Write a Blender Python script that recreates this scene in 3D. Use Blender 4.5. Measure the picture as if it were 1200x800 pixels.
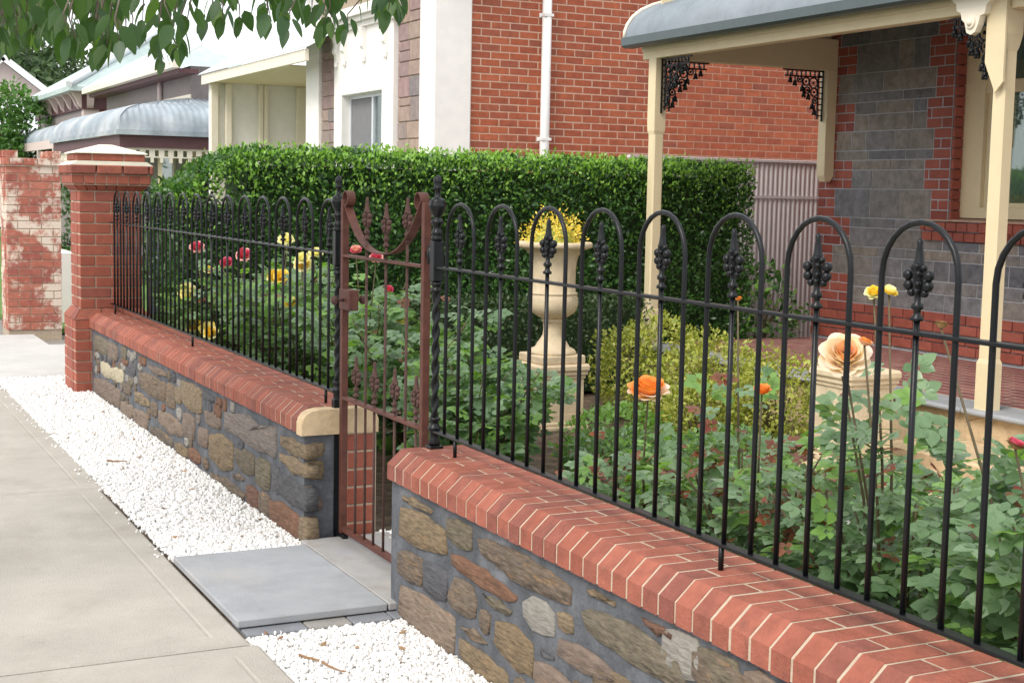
import bpy, math, random
import numpy as np
from mathutils import Vector, Matrix, noise

# ------------------------------------------------------------------ scene, camera, light
for o in list(bpy.data.objects):
    bpy.data.objects.remove(o)
SC = bpy.context.scene
COL = SC.collection
R = math.radians
random.seed(11)
rng = np.random.default_rng(11)

CAM_H = 1.6
cam_d = bpy.data.cameras.new('camera')
cam = bpy.data.objects.new('camera', cam_d)
COL.objects.link(cam)
SC.camera = cam
cam_d.sensor_width = 36.0
cam_d.lens = 1678.6 / 1200 * 36.0
cam_d.clip_start = 0.05
cam_d.clip_end = 2000
_yaw, _pit, _rol = 0.46251, 0.10301, 0.01967
_fw = Vector((math.sin(_yaw) * math.cos(_pit), math.cos(_yaw) * math.cos(_pit), -math.sin(_pit)))
_rt = Vector((math.cos(_yaw), -math.sin(_yaw), 0))
_up = _rt.cross(_fw)
_r2 = _rt * math.cos(_rol) + _up * math.sin(_rol)
_u2 = -_rt * math.sin(_rol) + _up * math.cos(_rol)
_m = Matrix((( _r2.x, _u2.x, -_fw.x, 0), (_r2.y, _u2.y, -_fw.y, 0), (_r2.z, _u2.z, -_fw.z, CAM_H), (0, 0, 0, 1)))
cam.matrix_world = _m

W = bpy.data.worlds.new('World')
SC.world = W
W.use_nodes = True
wn = W.node_tree
wn.nodes.clear()
SUN_EL, SUN_AZ = R(46), R(-112)          # azimuth measured from +Y towards +X
sky = wn.nodes.new('ShaderNodeTexSky')
sky.sky_type = 'NISHITA'
sky.sun_disc = False
sky.sun_elevation = SUN_EL
sky.sun_rotation = SUN_AZ
sky.dust_density = 4.0
cloud = wn.nodes.new('ShaderNodeMix')
cloud.data_type = 'RGBA'
cloud.inputs['Factor'].default_value = 0.86     # overcast: an even white cloud layer hides most of the blue
cloud.inputs['B'].default_value = (8.3, 8.4, 8.6, 1)
wn.links.new(sky.outputs['Color'], cloud.inputs['A'])
bg = wn.nodes.new('ShaderNodeBackground')
bg.inputs['Strength'].default_value = 0.12
wo = wn.nodes.new('ShaderNodeOutputWorld')
wn.links.new(cloud.outputs['Result'], bg.inputs['Color'])
wn.links.new(bg.outputs[0], wo.inputs[0])
sun_d = bpy.data.lights.new('sun', 'SUN')
sun_d.energy = 1.5
sun_d.angle = R(22)
sun_d.color = (1.0, 0.95, 0.87)
sun = bpy.data.objects.new('sun', sun_d)
COL.objects.link(sun)
_sd = Vector((math.sin(SUN_AZ) * math.cos(SUN_EL), math.cos(SUN_AZ) * math.cos(SUN_EL), math.sin(SUN_EL)))
sun.rotation_euler = _sd.to_track_quat('Z', 'Y').to_euler()
sun.location = (-6, 3, 12)
vs = SC.view_settings
vs.view_transform = 'Standard'
vs.look = 'None'
vs.exposure = 0.72
vs.gamma = 1.0
vs.use_curve_mapping = False
SC.render.engine = 'CYCLES'
SC.cycles.max_bounces = 6
SC.cycles.transparent_max_bounces = 12

# ------------------------------------------------------------------ materials
def mat(name, cols, rough=.65, nscale=9., namt=.25, bump=.25, bscale=70., spec=.4, metal=0., rnd=True,
        leaf=0., stretch=None, spots=None, world=False):
    m = bpy.data.materials.new(name)
    m.use_nodes = True
    nt = m.node_tree
    N = nt.nodes
    N.clear()
    L = nt.links.new
    out = N.new('ShaderNodeOutputMaterial')
    b = N.new('ShaderNodeBsdfPrincipled')
    b.inputs['Roughness'].default_value = rough
    b.inputs['Specular IOR Level'].default_value = spec
    b.inputs['Metallic'].default_value = metal
    tc = N.new('ShaderNodeTexCoord')
    geo = N.new('ShaderNodeNewGeometry')
    vec = geo.outputs['Position'] if world else tc.outputs['Object']
    fr = None
    if rnd:
        oi = N.new('ShaderNodeObjectInfo')
        ad = N.new('ShaderNodeMath'); ad.operation = 'ADD'
        L(oi.outputs['Random'], ad.inputs[0]); L(geo.outputs['Random Per Island'], ad.inputs[1])
        fr = N.new('ShaderNodeMath'); fr.operation = 'FRACT'
        L(ad.outputs[0], fr.inputs[0])
        sc = N.new('ShaderNodeMath'); sc.operation = 'MULTIPLY'; sc.inputs[1].default_value = 53.
        L(fr.outputs[0], sc.inputs[0])
        va = N.new('ShaderNodeVectorMath'); va.operation = 'ADD'
        L(vec, va.inputs[0]); L(sc.outputs[0], va.inputs[1])
        vec = va.outputs[0]
    if stretch:
        mp = N.new('ShaderNodeVectorMath'); mp.operation = 'MULTIPLY'
        mp.inputs[1].default_value = stretch
        L(vec, mp.inputs[0]); vec = mp.outputs[0]
    if len(cols) > 1:
        rp = N.new('ShaderNodeValToRGB')
        e = rp.color_ramp.elements
        e[0].color = (*cols[0], 1); e[1].color = (*cols[-1], 1)
        for i in range(1, len(cols) - 1):
            q = e.new(i / (len(cols) - 1)); q.color = (*cols[i], 1)
        if fr:
            L(fr.outputs[0], rp.inputs[0])
        else:
            n0 = N.new('ShaderNodeTexNoise'); n0.inputs['Scale'].default_value = nscale * .37
            n0.inputs['Detail'].default_value = 4
            L(vec, n0.inputs['Vector'])
            mr0 = N.new('ShaderNodeMapRange'); mr0.inputs[1].default_value = .3; mr0.inputs[2].default_value = .7
            L(n0.outputs[0], mr0.inputs[0]); L(mr0.outputs[0], rp.inputs[0])
        colour = rp.outputs[0]
    else:
        rg = N.new('ShaderNodeRGB'); rg.outputs[0].default_value = (*cols[0], 1)
        colour = rg.outputs[0]
    if namt:
        n1 = N.new('ShaderNodeTexNoise'); n1.inputs['Scale'].default_value = nscale
        n1.inputs['Detail'].default_value = 6; n1.inputs['Roughness'].default_value = .65
        L(vec, n1.inputs['Vector'])
        mr = N.new('ShaderNodeMapRange')
        mr.inputs[1].default_value = .28; mr.inputs[2].default_value = .72
        mr.inputs[3].default_value = 1 - namt; mr.inputs[4].default_value = 1 + namt
        L(n1.outputs[0], mr.inputs[0])
        mx = N.new('ShaderNodeMix'); mx.data_type = 'RGBA'; mx.blend_type = 'MULTIPLY'
        mx.inputs['Factor'].default_value = 1
        L(colour, mx.inputs['A']); L(mr.outputs[0], mx.inputs['B'])
        colour = mx.outputs['Result']
    if spots:                        # (colour, scale, low, high, amount): stains / lime wash with a shape of their own
        for (sc_col, sscale, lo, hi, amt) in spots:
            n2 = N.new('ShaderNodeTexNoise'); n2.inputs['Scale'].default_value = sscale
            n2.inputs['Detail'].default_value = 7; n2.inputs['Roughness'].default_value = .7
            L(vec if not world else geo.outputs['Position'], n2.inputs['Vector'])
            m2 = N.new('ShaderNodeMapRange'); m2.inputs[1].default_value = lo; m2.inputs[2].default_value = hi
            m2.inputs[4].default_value = amt
            L(n2.outputs[0], m2.inputs[0])
            mx2 = N.new('ShaderNodeMix'); mx2.data_type = 'RGBA'
            mx2.inputs['B'].default_value = (*sc_col, 1)
            L(m2.outputs[0], mx2.inputs['Factor']); L(colour, mx2.inputs['A'])
            colour = mx2.outputs['Result']
    L(colour, b.inputs['Base Color'])
    if bump:
        n3 = N.new('ShaderNodeTexNoise'); n3.inputs['Scale'].default_value = bscale
        n3.inputs['Detail'].default_value = 5
        L(vec, n3.inputs['Vector'])
        bp = N.new('ShaderNodeBump'); bp.inputs['Strength'].default_value = bump; bp.inputs['Distance'].default_value = .01
        L(n3.outputs[0], bp.inputs['Height']); L(bp.outputs[0], b.inputs['Normal'])
    if leaf:
        tr = N.new('ShaderNodeBsdfTranslucent')
        hs = N.new('ShaderNodeMix'); hs.data_type = 'RGBA'; hs.blend_type = 'MULTIPLY'; hs.inputs['Factor'].default_value = 1
        hs.inputs['B'].default_value = (1.5, 1.6, .6, 1)
        L(colour, hs.inputs['A']); L(hs.outputs['Result'], tr.inputs['Color'])
        ms = N.new('ShaderNodeMixShader'); ms.inputs[0].default_value = leaf
        L(b.outputs[0], ms.inputs[1]); L(tr.outputs[0], ms.inputs[2]); L(ms.outputs[0], out.inputs[0])
    else:
        L(b.outputs[0], out.inputs[0])
    return m

def glass_mat(name):
    m = bpy.data.materials.new(name); m.use_nodes = True
    nt = m.node_tree; N = nt.nodes; N.clear(); L = nt.links.new
    out = N.new('ShaderNodeOutputMaterial')
    t = N.new('ShaderNodeBsdfTransparent'); t.inputs[0].default_value = (.75, .82, .8, 1)
    g = N.new('ShaderNodeBsdfGlossy'); g.inputs['Roughness'].default_value = .03
    lw = N.new('ShaderNodeLayerWeight'); lw.inputs[0].default_value = .35
    mr = N.new('ShaderNodeMapRange'); mr.inputs[3].default_value = .05; mr.inputs[4].default_value = .5
    L(lw.outputs['Fresnel'], mr.inputs[0])
    ms = N.new('ShaderNodeMixShader'); L(mr.outputs[0], ms.inputs[0]); L(t.outputs[0], ms.inputs[1]); L(g.outputs[0], ms.inputs[2])
    L(ms.outputs[0], out.inputs[0])
    return m

MT = {}
MT['coping'] = mat('coping brick', [(.27, .078, .047), (.33, .105, .068), (.295, .088, .054), (.22, .072, .053), (.31, .096, .06)], .8, 16, .24, .5, 110, spots=[((.11, .05, .042), 7, .56, .72, .65), ((.44, .26, .20), 30, .62, .74, .45)])
MT['pier'] = mat('pier brick', [(.29, .078, .048), (.35, .105, .066), (.31, .088, .055), (.26, .08, .058)], .78, 14, .2, .3, 120)
MT['old'] = mat('old brick', [(.36, .11, .075), (.44, .16, .11), (.30, .09, .07)], .85, 10, .25, .4, 90, world=True,
                spots=[((.74, .66, .55), 3.4, .495, .575, .85), ((.62, .5, .4), 17, .56, .66, .5)])
MT['nbrick'] = mat('neighbour brick', [(.38, .098, .044), (.32, .085, .045), (.43, .12, .055), (.28, .085, .052)], .8, 12, .24, .3, 100)
MT['hbrick'] = mat('house brick', [(.29, .070, .048), (.35, .10, .068), (.245, .06, .045)], .7, 12, .2, .25, 100)
MT['paver'] = mat('red paver', [(.27, .105, .095), (.22, .085, .08), (.31, .135, .115)], .6, 12, .2, .2, 100)
MT['cream_mortar'] = mat('cream mortar', [(.47, .38, .285)], .9, 30, .15, .3, 150, rnd=False)
MT['pink_mortar'] = mat('pink mortar', [(.56, .38, .28)], .9, 30, .15, .3, 150, rnd=False)
MT['grey_mortar'] = mat('blue grey mortar', [(.066, .071, .08), (.098, .104, .116), (.145, .152, .166)], .9, 14, .3, .7, 60, rnd=False)
MT['pale_point'] = mat('pale pointing', [(.42, .43, .46)], .85, 30, .15, .2, 120, rnd=False)
_st = dict(rough=.88, bump=1.0, bscale=26, stretch=(1.2, .7, 3.2))
MT['g'] = mat('golden stone', [(.17, .122, .07), (.205, .155, .098), (.14, .102, .064)], nscale=26, namt=.5, spots=[((.10, .08, .065), 15, .56, .68, .7), ((.36, .19, .08), 9, .58, .72, .6)], **_st)
MT['o'] = mat('olive stone', [(.145, .122, .082), (.125, .104, .072), (.17, .145, .105)], nscale=28, namt=.5, spots=[((.09, .08, .07), 18, .56, .68, .6)], **_st)
MT['b'] = mat('brown stone', [(.125, .096, .073), (.155, .115, .08), (.10, .085, .07)], nscale=24, namt=.55, spots=[((.34, .20, .085), 13, .55, .68, .75), ((.055, .055, .06), 11, .58, .68, .7)], **_st)
MT['p'] = mat('pink tan stone', [(.19, .138, .103), (.165, .125, .10), (.205, .155, .115)], nscale=22, namt=.4, spots=[((.22, .13, .085), 9, .55, .7, .6)], **_st)
MT['r'] = mat('rust stone', [(.18, .092, .052), (.15, .08, .055)], nscale=24, namt=.4, spots=[((.10, .065, .05), 12, .55, .7, .7)], **_st)
MT['d'] = mat('dark slate stone', [(.075, .075, .085), (.10, .10, .105), (.06, .06, .065)], nscale=24, namt=.4, spots=[((.16, .115, .075), 14, .58, .7, .6)], **_st)
MT['s'] = mat('grey stone', [(.24, .225, .20), (.27, .25, .22)], nscale=24, namt=.3, **_st)
MT['s2'] = mat('grey brown stone', [(.17, .145, .13), (.19, .165, .14)], nscale=20, namt=.35, spots=[((.24, .13, .08), 8, .56, .7, .5)], **_st)
MT['c'] = mat('cream stone', [(.42, .37, .26)], nscale=24, namt=.25, **_st)
MT['sand'] = mat('sandstone', [(.60, .45, .28), (.54, .40, .245)], .85, 14, .22, .35, 80, rnd=False, spots=[((.40, .27, .16), 7, .58, .72, .5)])
MT['urn'] = mat('cast sandstone', [(.70, .57, .39), (.63, .50, .33)], .8, 11, .18, .25, 90, rnd=False, spots=[((.40, .31, .21), 9, .60, .74, .5)])
MT['ashlar'] = mat('bluestone ashlar', [(.17, .175, .195), (.25, .22, .19), (.195, .195, .21), (.28, .24, .20), (.125, .132, .15), (.23, .215, .215)], .85, 13, .38, .9, 35, spots=[((.21, .14, .09), 8, .60, .74, .5)])
MT['nstone'] = mat('mauve stone', [(.33, .22, .21), (.29, .21, .20), (.36, .27, .215), (.22, .19, .19)], .85, 10, .22, .3, 60)
MT['iron'] = mat('black paint iron', [(.006, .007, .0085)], .34, 40, .2, .08, 160, spec=.32, rnd=False)
MT['rust'] = mat('rust red paint', [(.115, .038, .024), (.085, .029, .02)], .62, 18, .35, .25, 140, rnd=False, spots=[((.14, .06, .036), 26, .56, .7, .6)])
MT['rust2'] = mat('rusted casting', [(.10, .05, .04), (.08, .042, .035)], .75, 30, .4, .4, 160, rnd=False)
MT['cream'] = mat('cream paint', [(.74, .62, .40)], .5, 6, .05, .05, 60, rnd=False)
MT['cream2'] = mat('pale cream paint', [(.80, .73, .60)], .55, 5, .05, .05, 60, rnd=False)
MT['white'] = mat('white render', [(.84, .82, .78)], .8, 6, .05, .15, 90, rnd=False)
MT['whitep'] = mat('white paint', [(.82, .82, .80)], .4, 6, .04, .0, 90, rnd=False)
MT['cap'] = mat('cream cement cap', [(.82, .76, .62)], .85, 12, .08, .2, 90, rnd=False)
MT['roof'] = mat('galvanised roof', [(.20, .235, .265), (.26, .29, .315)], .45, 4, .15, .05, 40, spec=.5, metal=.25, rnd=False)
MT['roofblue'] = mat('weathered blue roof', [(.24, .29, .33), (.32, .365, .40), (.46, .48, .49)], .65, 3, .25, .05, 40, spec=.5, rnd=False)
MT['roofwhite'] = mat('white roof', [(.60, .64, .67), (.70, .73, .75)], .5, 3, .08, .05, 40, rnd=False)
MT['roofgreen'] = mat('pale green roof', [(.42, .52, .50), (.50, .59, .57)], .5, 3, .1, .05, 40, rnd=False)
MT['gutter'] = mat('slate grey gutter', [(.075, .10, .105)], .4, 8, .08, .0, 40, rnd=False)
MT['fencegrey'] = mat('mauve grey steel', [(.60, .56, .57)], .5, 4, .06, .0, 40, rnd=False)
MT['slatepost'] = mat('slate blue steel', [(.12, .155, .185)], .5, 4, .08, .0, 40, rnd=False)
MT['concrete'] = mat('footpath concrete', [(.37, .345, .30), (.42, .39, .34), (.395, .365, .315)], .92, 3.2, .12, .5, 190, world=True, spots=[((.29, .25, .195), 1.3, .50, .72, .55), ((.24, .215, .18), 8, .60, .74, .35), ((.58, .555, .50), 70, .58, .70, .5), ((.20, .185, .16), 110, .66, .74, .5)])
MT['concrete2'] = mat('pale concrete', [(.52, .505, .485), (.46, .445, .42)], .9, 3.2, .1, .25, 160, rnd=False, world=True)
MT['slab'] = mat('grey sawn bluestone', [(.29, .30, .315), (.325, .335, .35)], .72, 5, .14, .2, 140, spots=[((.40, .38, .36), 2.2, .52, .72, .5), ((.20, .19, .18), 14, .62, .74, .35), ((.42, .42, .43), 90, .62, .72, .3)])
MT['slabrust'] = mat('rust stained bluestone', [(.30, .30, .31), (.34, .335, .335)], .72, 5, .14, .2, 140, spots=[((.40, .37, .33), 2.6, .45, .65, .7), ((.20, .115, .07), 3.5, .55, .72, .6)])
MT['slate'] = mat('dark slate', [(.17, .18, .20), (.24, .25, .27), (.29, .27, .24)], .75, 9, .2, .3, 60)
MT['pebble'] = mat('white marble chips', [(.86, .85, .83), (.93, .925, .91), (.78, .77, .75), (.90, .89, .87), (.62, .58, .53)], .55, 40, .06, .0, 60)
MT['gbed'] = mat('marble dust', [(.70, .685, .66), (.80, .79, .77)], .9, 50, .15, .6, 90, rnd=False)
MT['soil'] = mat('mulch soil', [(.055, .038, .026), (.10, .07, .045), (.16, .11, .075)], .95, 30, .45, .9, 60, rnd=False, spots=[((.26, .19, .125), 45, .57, .66, .7)])
MT['lawn'] = mat('lawn', [(.08, .17, .03), (.11, .22, .045)], .9, 30, .3, .6, 80, rnd=False)
MT['ground'] = mat('street ground', [(.20, .19, .17), (.26, .245, .22)], .95, 4, .15, .3, 60, rnd=False)
MT['asphalt'] = mat('asphalt', [(.05, .05, .052)], .9, 20, .2, .5, 120, rnd=False)
MT['hedge'] = mat('hedge leaf', [(.026, .082, .018), (.045, .125, .026), (.095, .21, .045), (.032, .10, .022)], .32, 20, .2, 0, spec=.5, leaf=.3)
MT['hedgenew'] = mat('young hedge leaf', [(.19, .38, .05), (.27, .47, .08)], .4, 20, .2, 0, spec=.5, leaf=.3)
MT['core'] = mat('twiggy core', [(.018, .04, .012), (.028, .055, .016)], .9, 14, .4, .9, 30, rnd=False)
MT['rose'] = mat('rose leaf', [(.14, .235, .115), (.19, .30, .155), (.10, .19, .08), (.24, .35, .20)], .30, 25, .2, 0, spec=.55, leaf=.33)
MT['rose2'] = mat('bright rose leaf', [(.17, .32, .065), (.22, .39, .095), (.14, .27, .075)], .42, 25, .15, 0, spec=.5, leaf=.36)
MT['redleaf'] = mat('young red rose leaf', [(.20, .045, .03), (.25, .08, .035), (.14, .06, .035)], .42, 25, .15, 0, spec=.5, leaf=.25)
MT['gold_leaf'] = mat('golden privet leaf', [(.34, .40, .06), (.50, .50, .10), (.22, .29, .05), (.58, .55, .16)], .45, 25, .15, 0, spec=.4, leaf=.25)
MT['darkleaf'] = mat('dark shrub leaf', [(.03, .07, .024), (.045, .085, .028), (.07, .09, .038)], .42, 25, .2, 0, spec=.4, leaf=.15)
MT['treeleaf'] = mat('street tree leaf', [(.034, .085, .02), (.055, .12, .03), (.045, .10, .045), (.10, .19, .04)], .42, 25, .15, 0, spec=.4, leaf=.42)
MT['farleaf'] = mat('far tree leaf', [(.045, .085, .03), (.065, .115, .045), (.085, .14, .06)], .6, 3, .2, 0, leaf=.2)
MT['farleaf2'] = mat('bright shrub leaf', [(.06, .15, .03), (.09, .20, .045), (.12, .25, .06)], .6, 3, .2, 0, leaf=.25)
MT['stem'] = mat('green brown stem', [(.11, .085, .045)], .7, 30, .3, .2, 90, rnd=False)
MT['bark'] = mat('grey brown bark', [(.14, .115, .09), (.19, .16, .13)], .9, 12, .3, .8, 40, rnd=False, stretch=(1, 1, .25))
MT['peach'] = mat('peach petal', [(.86, .50, .32), (.88, .58, .42), (.85, .42, .22)], .6, 10, .08, 0, leaf=.25)
MT['palepeach'] = mat('pale peach petal', [(.87, .66, .54), (.88, .74, .64)], .6, 10, .06, 0, leaf=.25)
MT['orange'] = mat('orange petal', [(.82, .30, .065), (.85, .37, .10)], .6, 10, .08, 0, leaf=.25)
MT['yellow'] = mat('yellow petal', [(.84, .60, .06), (.86, .68, .16)], .6, 10, .08, 0, leaf=.25)
MT['lemon'] = mat('lemon petal', [(.86, .78, .40), (.87, .82, .55)], .6, 10, .06, 0, leaf=.25)
MT['pink'] = mat('pink petal', [(.62, .05, .14), (.70, .16, .26)], .6, 10, .1, 0, leaf=.25)
MT['blush'] = mat('blush petal', [(.82, .40, .40), (.84, .55, .50)], .6, 10, .1, 0, leaf=.25)
MT['dry'] = mat('dried petal', [(.34, .19, .08), (.42, .27, .12)], .8, 20, .3, 0)
MT['glass'] = glass_mat('window glass')
MT['curtain'] = mat('net curtain', [(.62, .66, .62)], .9, 14, .12, .2, 40, rnd=False, stretch=(6, 6, .3))
MT['screen'] = mat('grey flyscreen', [(.19, .19, .20)], .7, 8, .08, 0, rnd=False)
MT['alum'] = mat('aluminium frame', [(.62, .65, .68)], .4, 8, .05, 0, metal=.3, rnd=False)
MT['mauvepaint'] = mat('plum paint', [(.12, .055, .06)], .6, 8, .1, 0, rnd=False)
MT['mauverender'] = mat('taupe render', [(.27, .235, .225)], .8, 8, .12, .2, 60, rnd=False)
MT['pinkpaint'] = mat('pale pink paint', [(.66, .54, .50)], .6, 8, .06, 0, rnd=False)
MT['dark'] = mat('dark interior', [(.03, .028, .028)], .8, 8, .1, 0, rnd=False)  # near-black colour standing in for the unlit depth of the cottage doorway
MT['litter'] = mat('dry leaf litter', [(.30, .17, .08), (.22, .11, .06), (.36, .24, .12), (.34, .11, .10)], .8, 30, .2, 0)

# ------------------------------------------------------------------ mesh helpers
ORG = {}
class MB:
    def __init__(s):
        s.v = []; s.f = []; s.sm = []; s.mi = []
    def add(s, vs, fs, smooth=False, mi=0):
        n = len(s.v)
        s.v.extend([tuple(v) for v in vs])
        for f in fs:
            s.f.append([n + i for i in f]); s.sm.append(smooth); s.mi.append(mi)
        return s
    def box(s, x0, x1, y0, y1, z0, z1, bev=0., mi=0):
        if bev:
            c = ((x0 + x1) / 2, (y0 + y1) / 2, (z0 + z1) / 2)
            v, f = chamfer(x1 - x0, y1 - y0, z1 - z0, bev)
            return s.add([(a + c[0], b + c[1], d + c[2]) for a, b, d in v], f, False, mi)
        v = [(x0, y0, z0), (x1, y0, z0), (x1, y1, z0), (x0, y1, z0), (x0, y0, z1), (x1, y0, z1), (x1, y1, z1), (x0, y1, z1)]
        return s.add(v, [(0, 3, 2, 1), (4, 5, 6, 7), (0, 1, 5, 4), (1, 2, 6, 5), (2, 3, 7, 6), (3, 0, 4, 7)], False, mi)
    def tube(s, pts, r, n=8, smooth=True, cap=True, mi=0):
        pts = [Vector(p) for p in pts]
        rs = r if isinstance(r, (list, tuple)) else [r] * len(pts)
        base = len(s.v); rings = []
        up = None
        for i, p in enumerate(pts):
            t = (pts[min(i + 1, len(pts) - 1)] - pts[max(i - 1, 0)]).normalized()
            if up is None:
                a = Vector((0, 0, 1)) if abs(t.z) < .9 else Vector((1, 0, 0))
                up = (a - t * a.dot(t)).normalized()
            else:
                up = (up - t * up.dot(t)).normalized()
            w = t.cross(up)
            ring = []
            for k in range(n):
                an = 2 * math.pi * k / n
                ring.append(len(s.v)); s.v.append(tuple(p + (up * math.cos(an) + w * math.sin(an)) * rs[i]))
            rings.append(ring)
        for a, b in zip(rings, rings[1:]):
            for k in range(n):
                s.f.append([a[k], a[(k + 1) % n], b[(k + 1) % n], b[k]]); s.sm.append(smooth); s.mi.append(mi)
        if cap:
            s.f.append(rings[0][::-1]); s.sm.append(False); s.mi.append(mi)
            s.f.append(rings[-1]); s.sm.append(False); s.mi.append(mi)
        return s
    def lathe(s, prof, c, n=12, smooth=True, sx=1., sy=1., sq=0., rot=0., mi=0):
        base = len(s.v)
        for r, z in prof:
            for k in range(n):
                an = 2 * math.pi * k / n + rot
                s.v.append((c[0] + r * math.cos(an) * sx, c[1] + r * math.sin(an) * sy, c[2] + z))
        for i in range(len(prof) - 1):
            for k in range(n):
                a = base + i * n + k; b = base + i * n + (k + 1) % n
                s.f.append([a, b, b + n, a + n]); s.sm.append(smooth); s.mi.append(mi)
        s.f.append([base + k for k in range(n)][::-1]); s.sm.append(False); s.mi.append(mi)
        t = base + (len(prof) - 1) * n
        s.f.append([t + k for k in range(n)]); s.sm.append(False); s.mi.append(mi)
        return s
    def sphere(s, c, r, nu=8, nv=6, mi=0):
        rx, ry, rz = r if isinstance(r, tuple) else (r, r, r)
        prof = [(math.sin(math.pi * i / nv), -math.cos(math.pi * i / nv)) for i in range(1, nv)]
        base = len(s.v)
        for a, z in prof:
            for k in range(nu):
                t = 2 * math.pi * k / nu
                s.v.append((c[0] + a * math.cos(t) * rx, c[1] + a * math.sin(t) * ry, c[2] + z * rz))
        b0 = len(s.v); s.v.append((c[0], c[1], c[2] - rz)); s.v.append((c[0], c[1], c[2] + rz))
        for i in range(len(prof) - 1):
            for k in range(nu):
                a = base + i * nu + k; b = base + i * nu + (k + 1) % nu
                s.f.append([a, b, b + nu, a + nu]); s.sm.append(True); s.mi.append(mi)
        t = base + (len(prof) - 1) * nu
        for k in range(nu):
            s.f.append([b0, base + (k + 1) % nu, base + k]); s.sm.append(True); s.mi.append(mi)
            s.f.append([b0 + 1, t + k, t + (k + 1) % nu]); s.sm.append(True); s.mi.append(mi)
        return s
    def prism(s, poly, ax, a0, a1, bev=0., mi=0):
        """polygon (u,v) extruded along axis ax: 'x' -> (u=y, v=z), 'y' -> (u=x, v=z), 'z' -> (u=x, v=y)"""
        n = len(poly)
        cu = sum(p[0] for p in poly) / n; cv = sum(p[1] for p in poly) / n
        def P(u, v, a):
            return {'x': (a, u, v), 'y': (u, a, v), 'z': (u, v, a)}[ax]
        def ins(p):
            du, dv = cu - p[0], cv - p[1]; l = math.hypot(du, dv) or 1
            return (p[0] + du / l * bev, p[1] + dv / l * bev)
        rings = []
        if bev:
            sg = 1 if a1 > a0 else -1
            rings = [[P(*ins(p), a0) for p in poly], [P(*p, a0 + sg * bev) for p in poly], [P(*p, a1 - sg * bev) for p in poly], [P(*ins(p), a1) for p in poly]]
        else:
            rings = [[P(*p, a0) for p in poly], [P(*p, a1) for p in poly]]
        vs = [v for r in rings for v in r]
        fs = [tuple(range(n))[::-1], tuple(range((len(rings) - 1) * n, len(rings) * n))]
        for i in range(len(rings) - 1):
            for k in range(n):
                fs.append((i * n + k, i * n + (k + 1) % n, (i + 1) * n + (k + 1) % n, (i + 1) * n + k))
        return s.add(vs, fs, False, mi)
    def mesh(s, name, mats, org=(0, 0, 0)):
        me = bpy.data.meshes.new(name)
        ox, oy, oz = org
        me.from_pydata([(a - ox, b - oy, c - oz) for a, b, c in s.v], [], s.f)
        me.polygons.foreach_set('use_smooth', s.sm)
        for m in (mats if isinstance(mats, (list, tuple)) else [mats]):
            me.materials.append(MT[m] if isinstance(m, str) else m)
        if any(s.mi):
            me.polygons.foreach_set('material_index', s.mi)
        me.update()
        fixn(me)
        return me
    def build(s, name, mats, parent=None, org=None, **kw):
        if org is None:
            a = np.array(s.v)
            lo, hi = a.min(0), a.max(0)
            org = ((lo[0] + hi[0]) / 2, (lo[1] + hi[1]) / 2, lo[2])
        org = tuple(float(t) for t in org)
        return put(name, s.mesh(name, mats, org), org, parent, **kw)

import bmesh
def fixn(me):
    if len(me.polygons) > 30000:
        return
    bm = bmesh.new(); bm.from_mesh(me)
    bmesh.ops.recalc_face_normals(bm, faces=bm.faces)
    bm.to_mesh(me); bm.free()

def put(name, data, org=(0, 0, 0), parent=None, rot=None, label=None, cat=None, group=None, kind=None, scale=None):
    o = bpy.data.objects.new(name, data)
    COL.objects.link(o)
    if parent is not None:
        o.parent = parent
        p = ORG[parent.name]
        o.location = (org[0] - p[0], org[1] - p[1], org[2] - p[2])
    else:
        o.location = org
    if rot is not None:
        o.rotation_euler = rot
    if scale is not None:
        o.scale = scale
    ORG[o.name] = org
    if label: o['label'] = label
    if cat: o['category'] = cat
    if group: o['group'] = group
    if kind: o['kind'] = kind
    return o

def thing(name, org, label, cat, group=None):
    return put(name, None, org, None, None, label, cat, group)

def chamfer(sx, sy, sz, b):
    hx, hy, hz = sx / 2, sy / 2, sz / 2
    v = []; idx = {}
    for i in (-1, 1):
        for j in (-1, 1):
            for k in (-1, 1):
                for a in range(3):
                    p = [i * hx, j * hy, k * hz]
                    for q in range(3):
                        if q != a:
                            p[q] -= (i, j, k)[q] * b
                    idx[(i, j, k, a)] = len(v); v.append(tuple(p))
    f = []
    for a in range(3):
        u, w = [(1, 2), (2, 0), (0, 1)][a]
        for s in (-1, 1):
            q = []
            for (m, n) in ((-1, -1), (1, -1), (1, 1), (-1, 1)):
                c = [0, 0, 0]; c[a] = s; c[u] = m; c[w] = n
                q.append(idx[(*c, a)])
            f.append(q if s > 0 else q[::-1])
    for a in range(3):                       # edges parallel to axis a
        u, w = [(1, 2), (2, 0), (0, 1)][a]
        for m in (-1, 1):
            for n in (-1, 1):
                c0 = [0, 0, 0]; c1 = [0, 0, 0]
                c0[a] = -1; c1[a] = 1
                for c in (c0, c1):
                    c[u] = m; c[w] = n
                f.append([idx[(*c0, u)], idx[(*c1, u)], idx[(*c1, w)], idx[(*c0, w)]])
    for i in (-1, 1):
        for j in (-1, 1):
            for k in (-1, 1):
                f.append([idx[(i, j, k, 0)], idx[(i, j, k, 1)], idx[(i, j, k, 2)]])
    return v, f

CH = {}
def brick_mesh(size, m, bev):
    key = (round(size[0], 3), round(size[1], 3), round(size[2], 3), m, bev)
    if key not in CH:
        v, f = chamfer(*size, bev)
        CH[key] = MB().add(v, f).mesh('brick', m)
    return CH[key]

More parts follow.
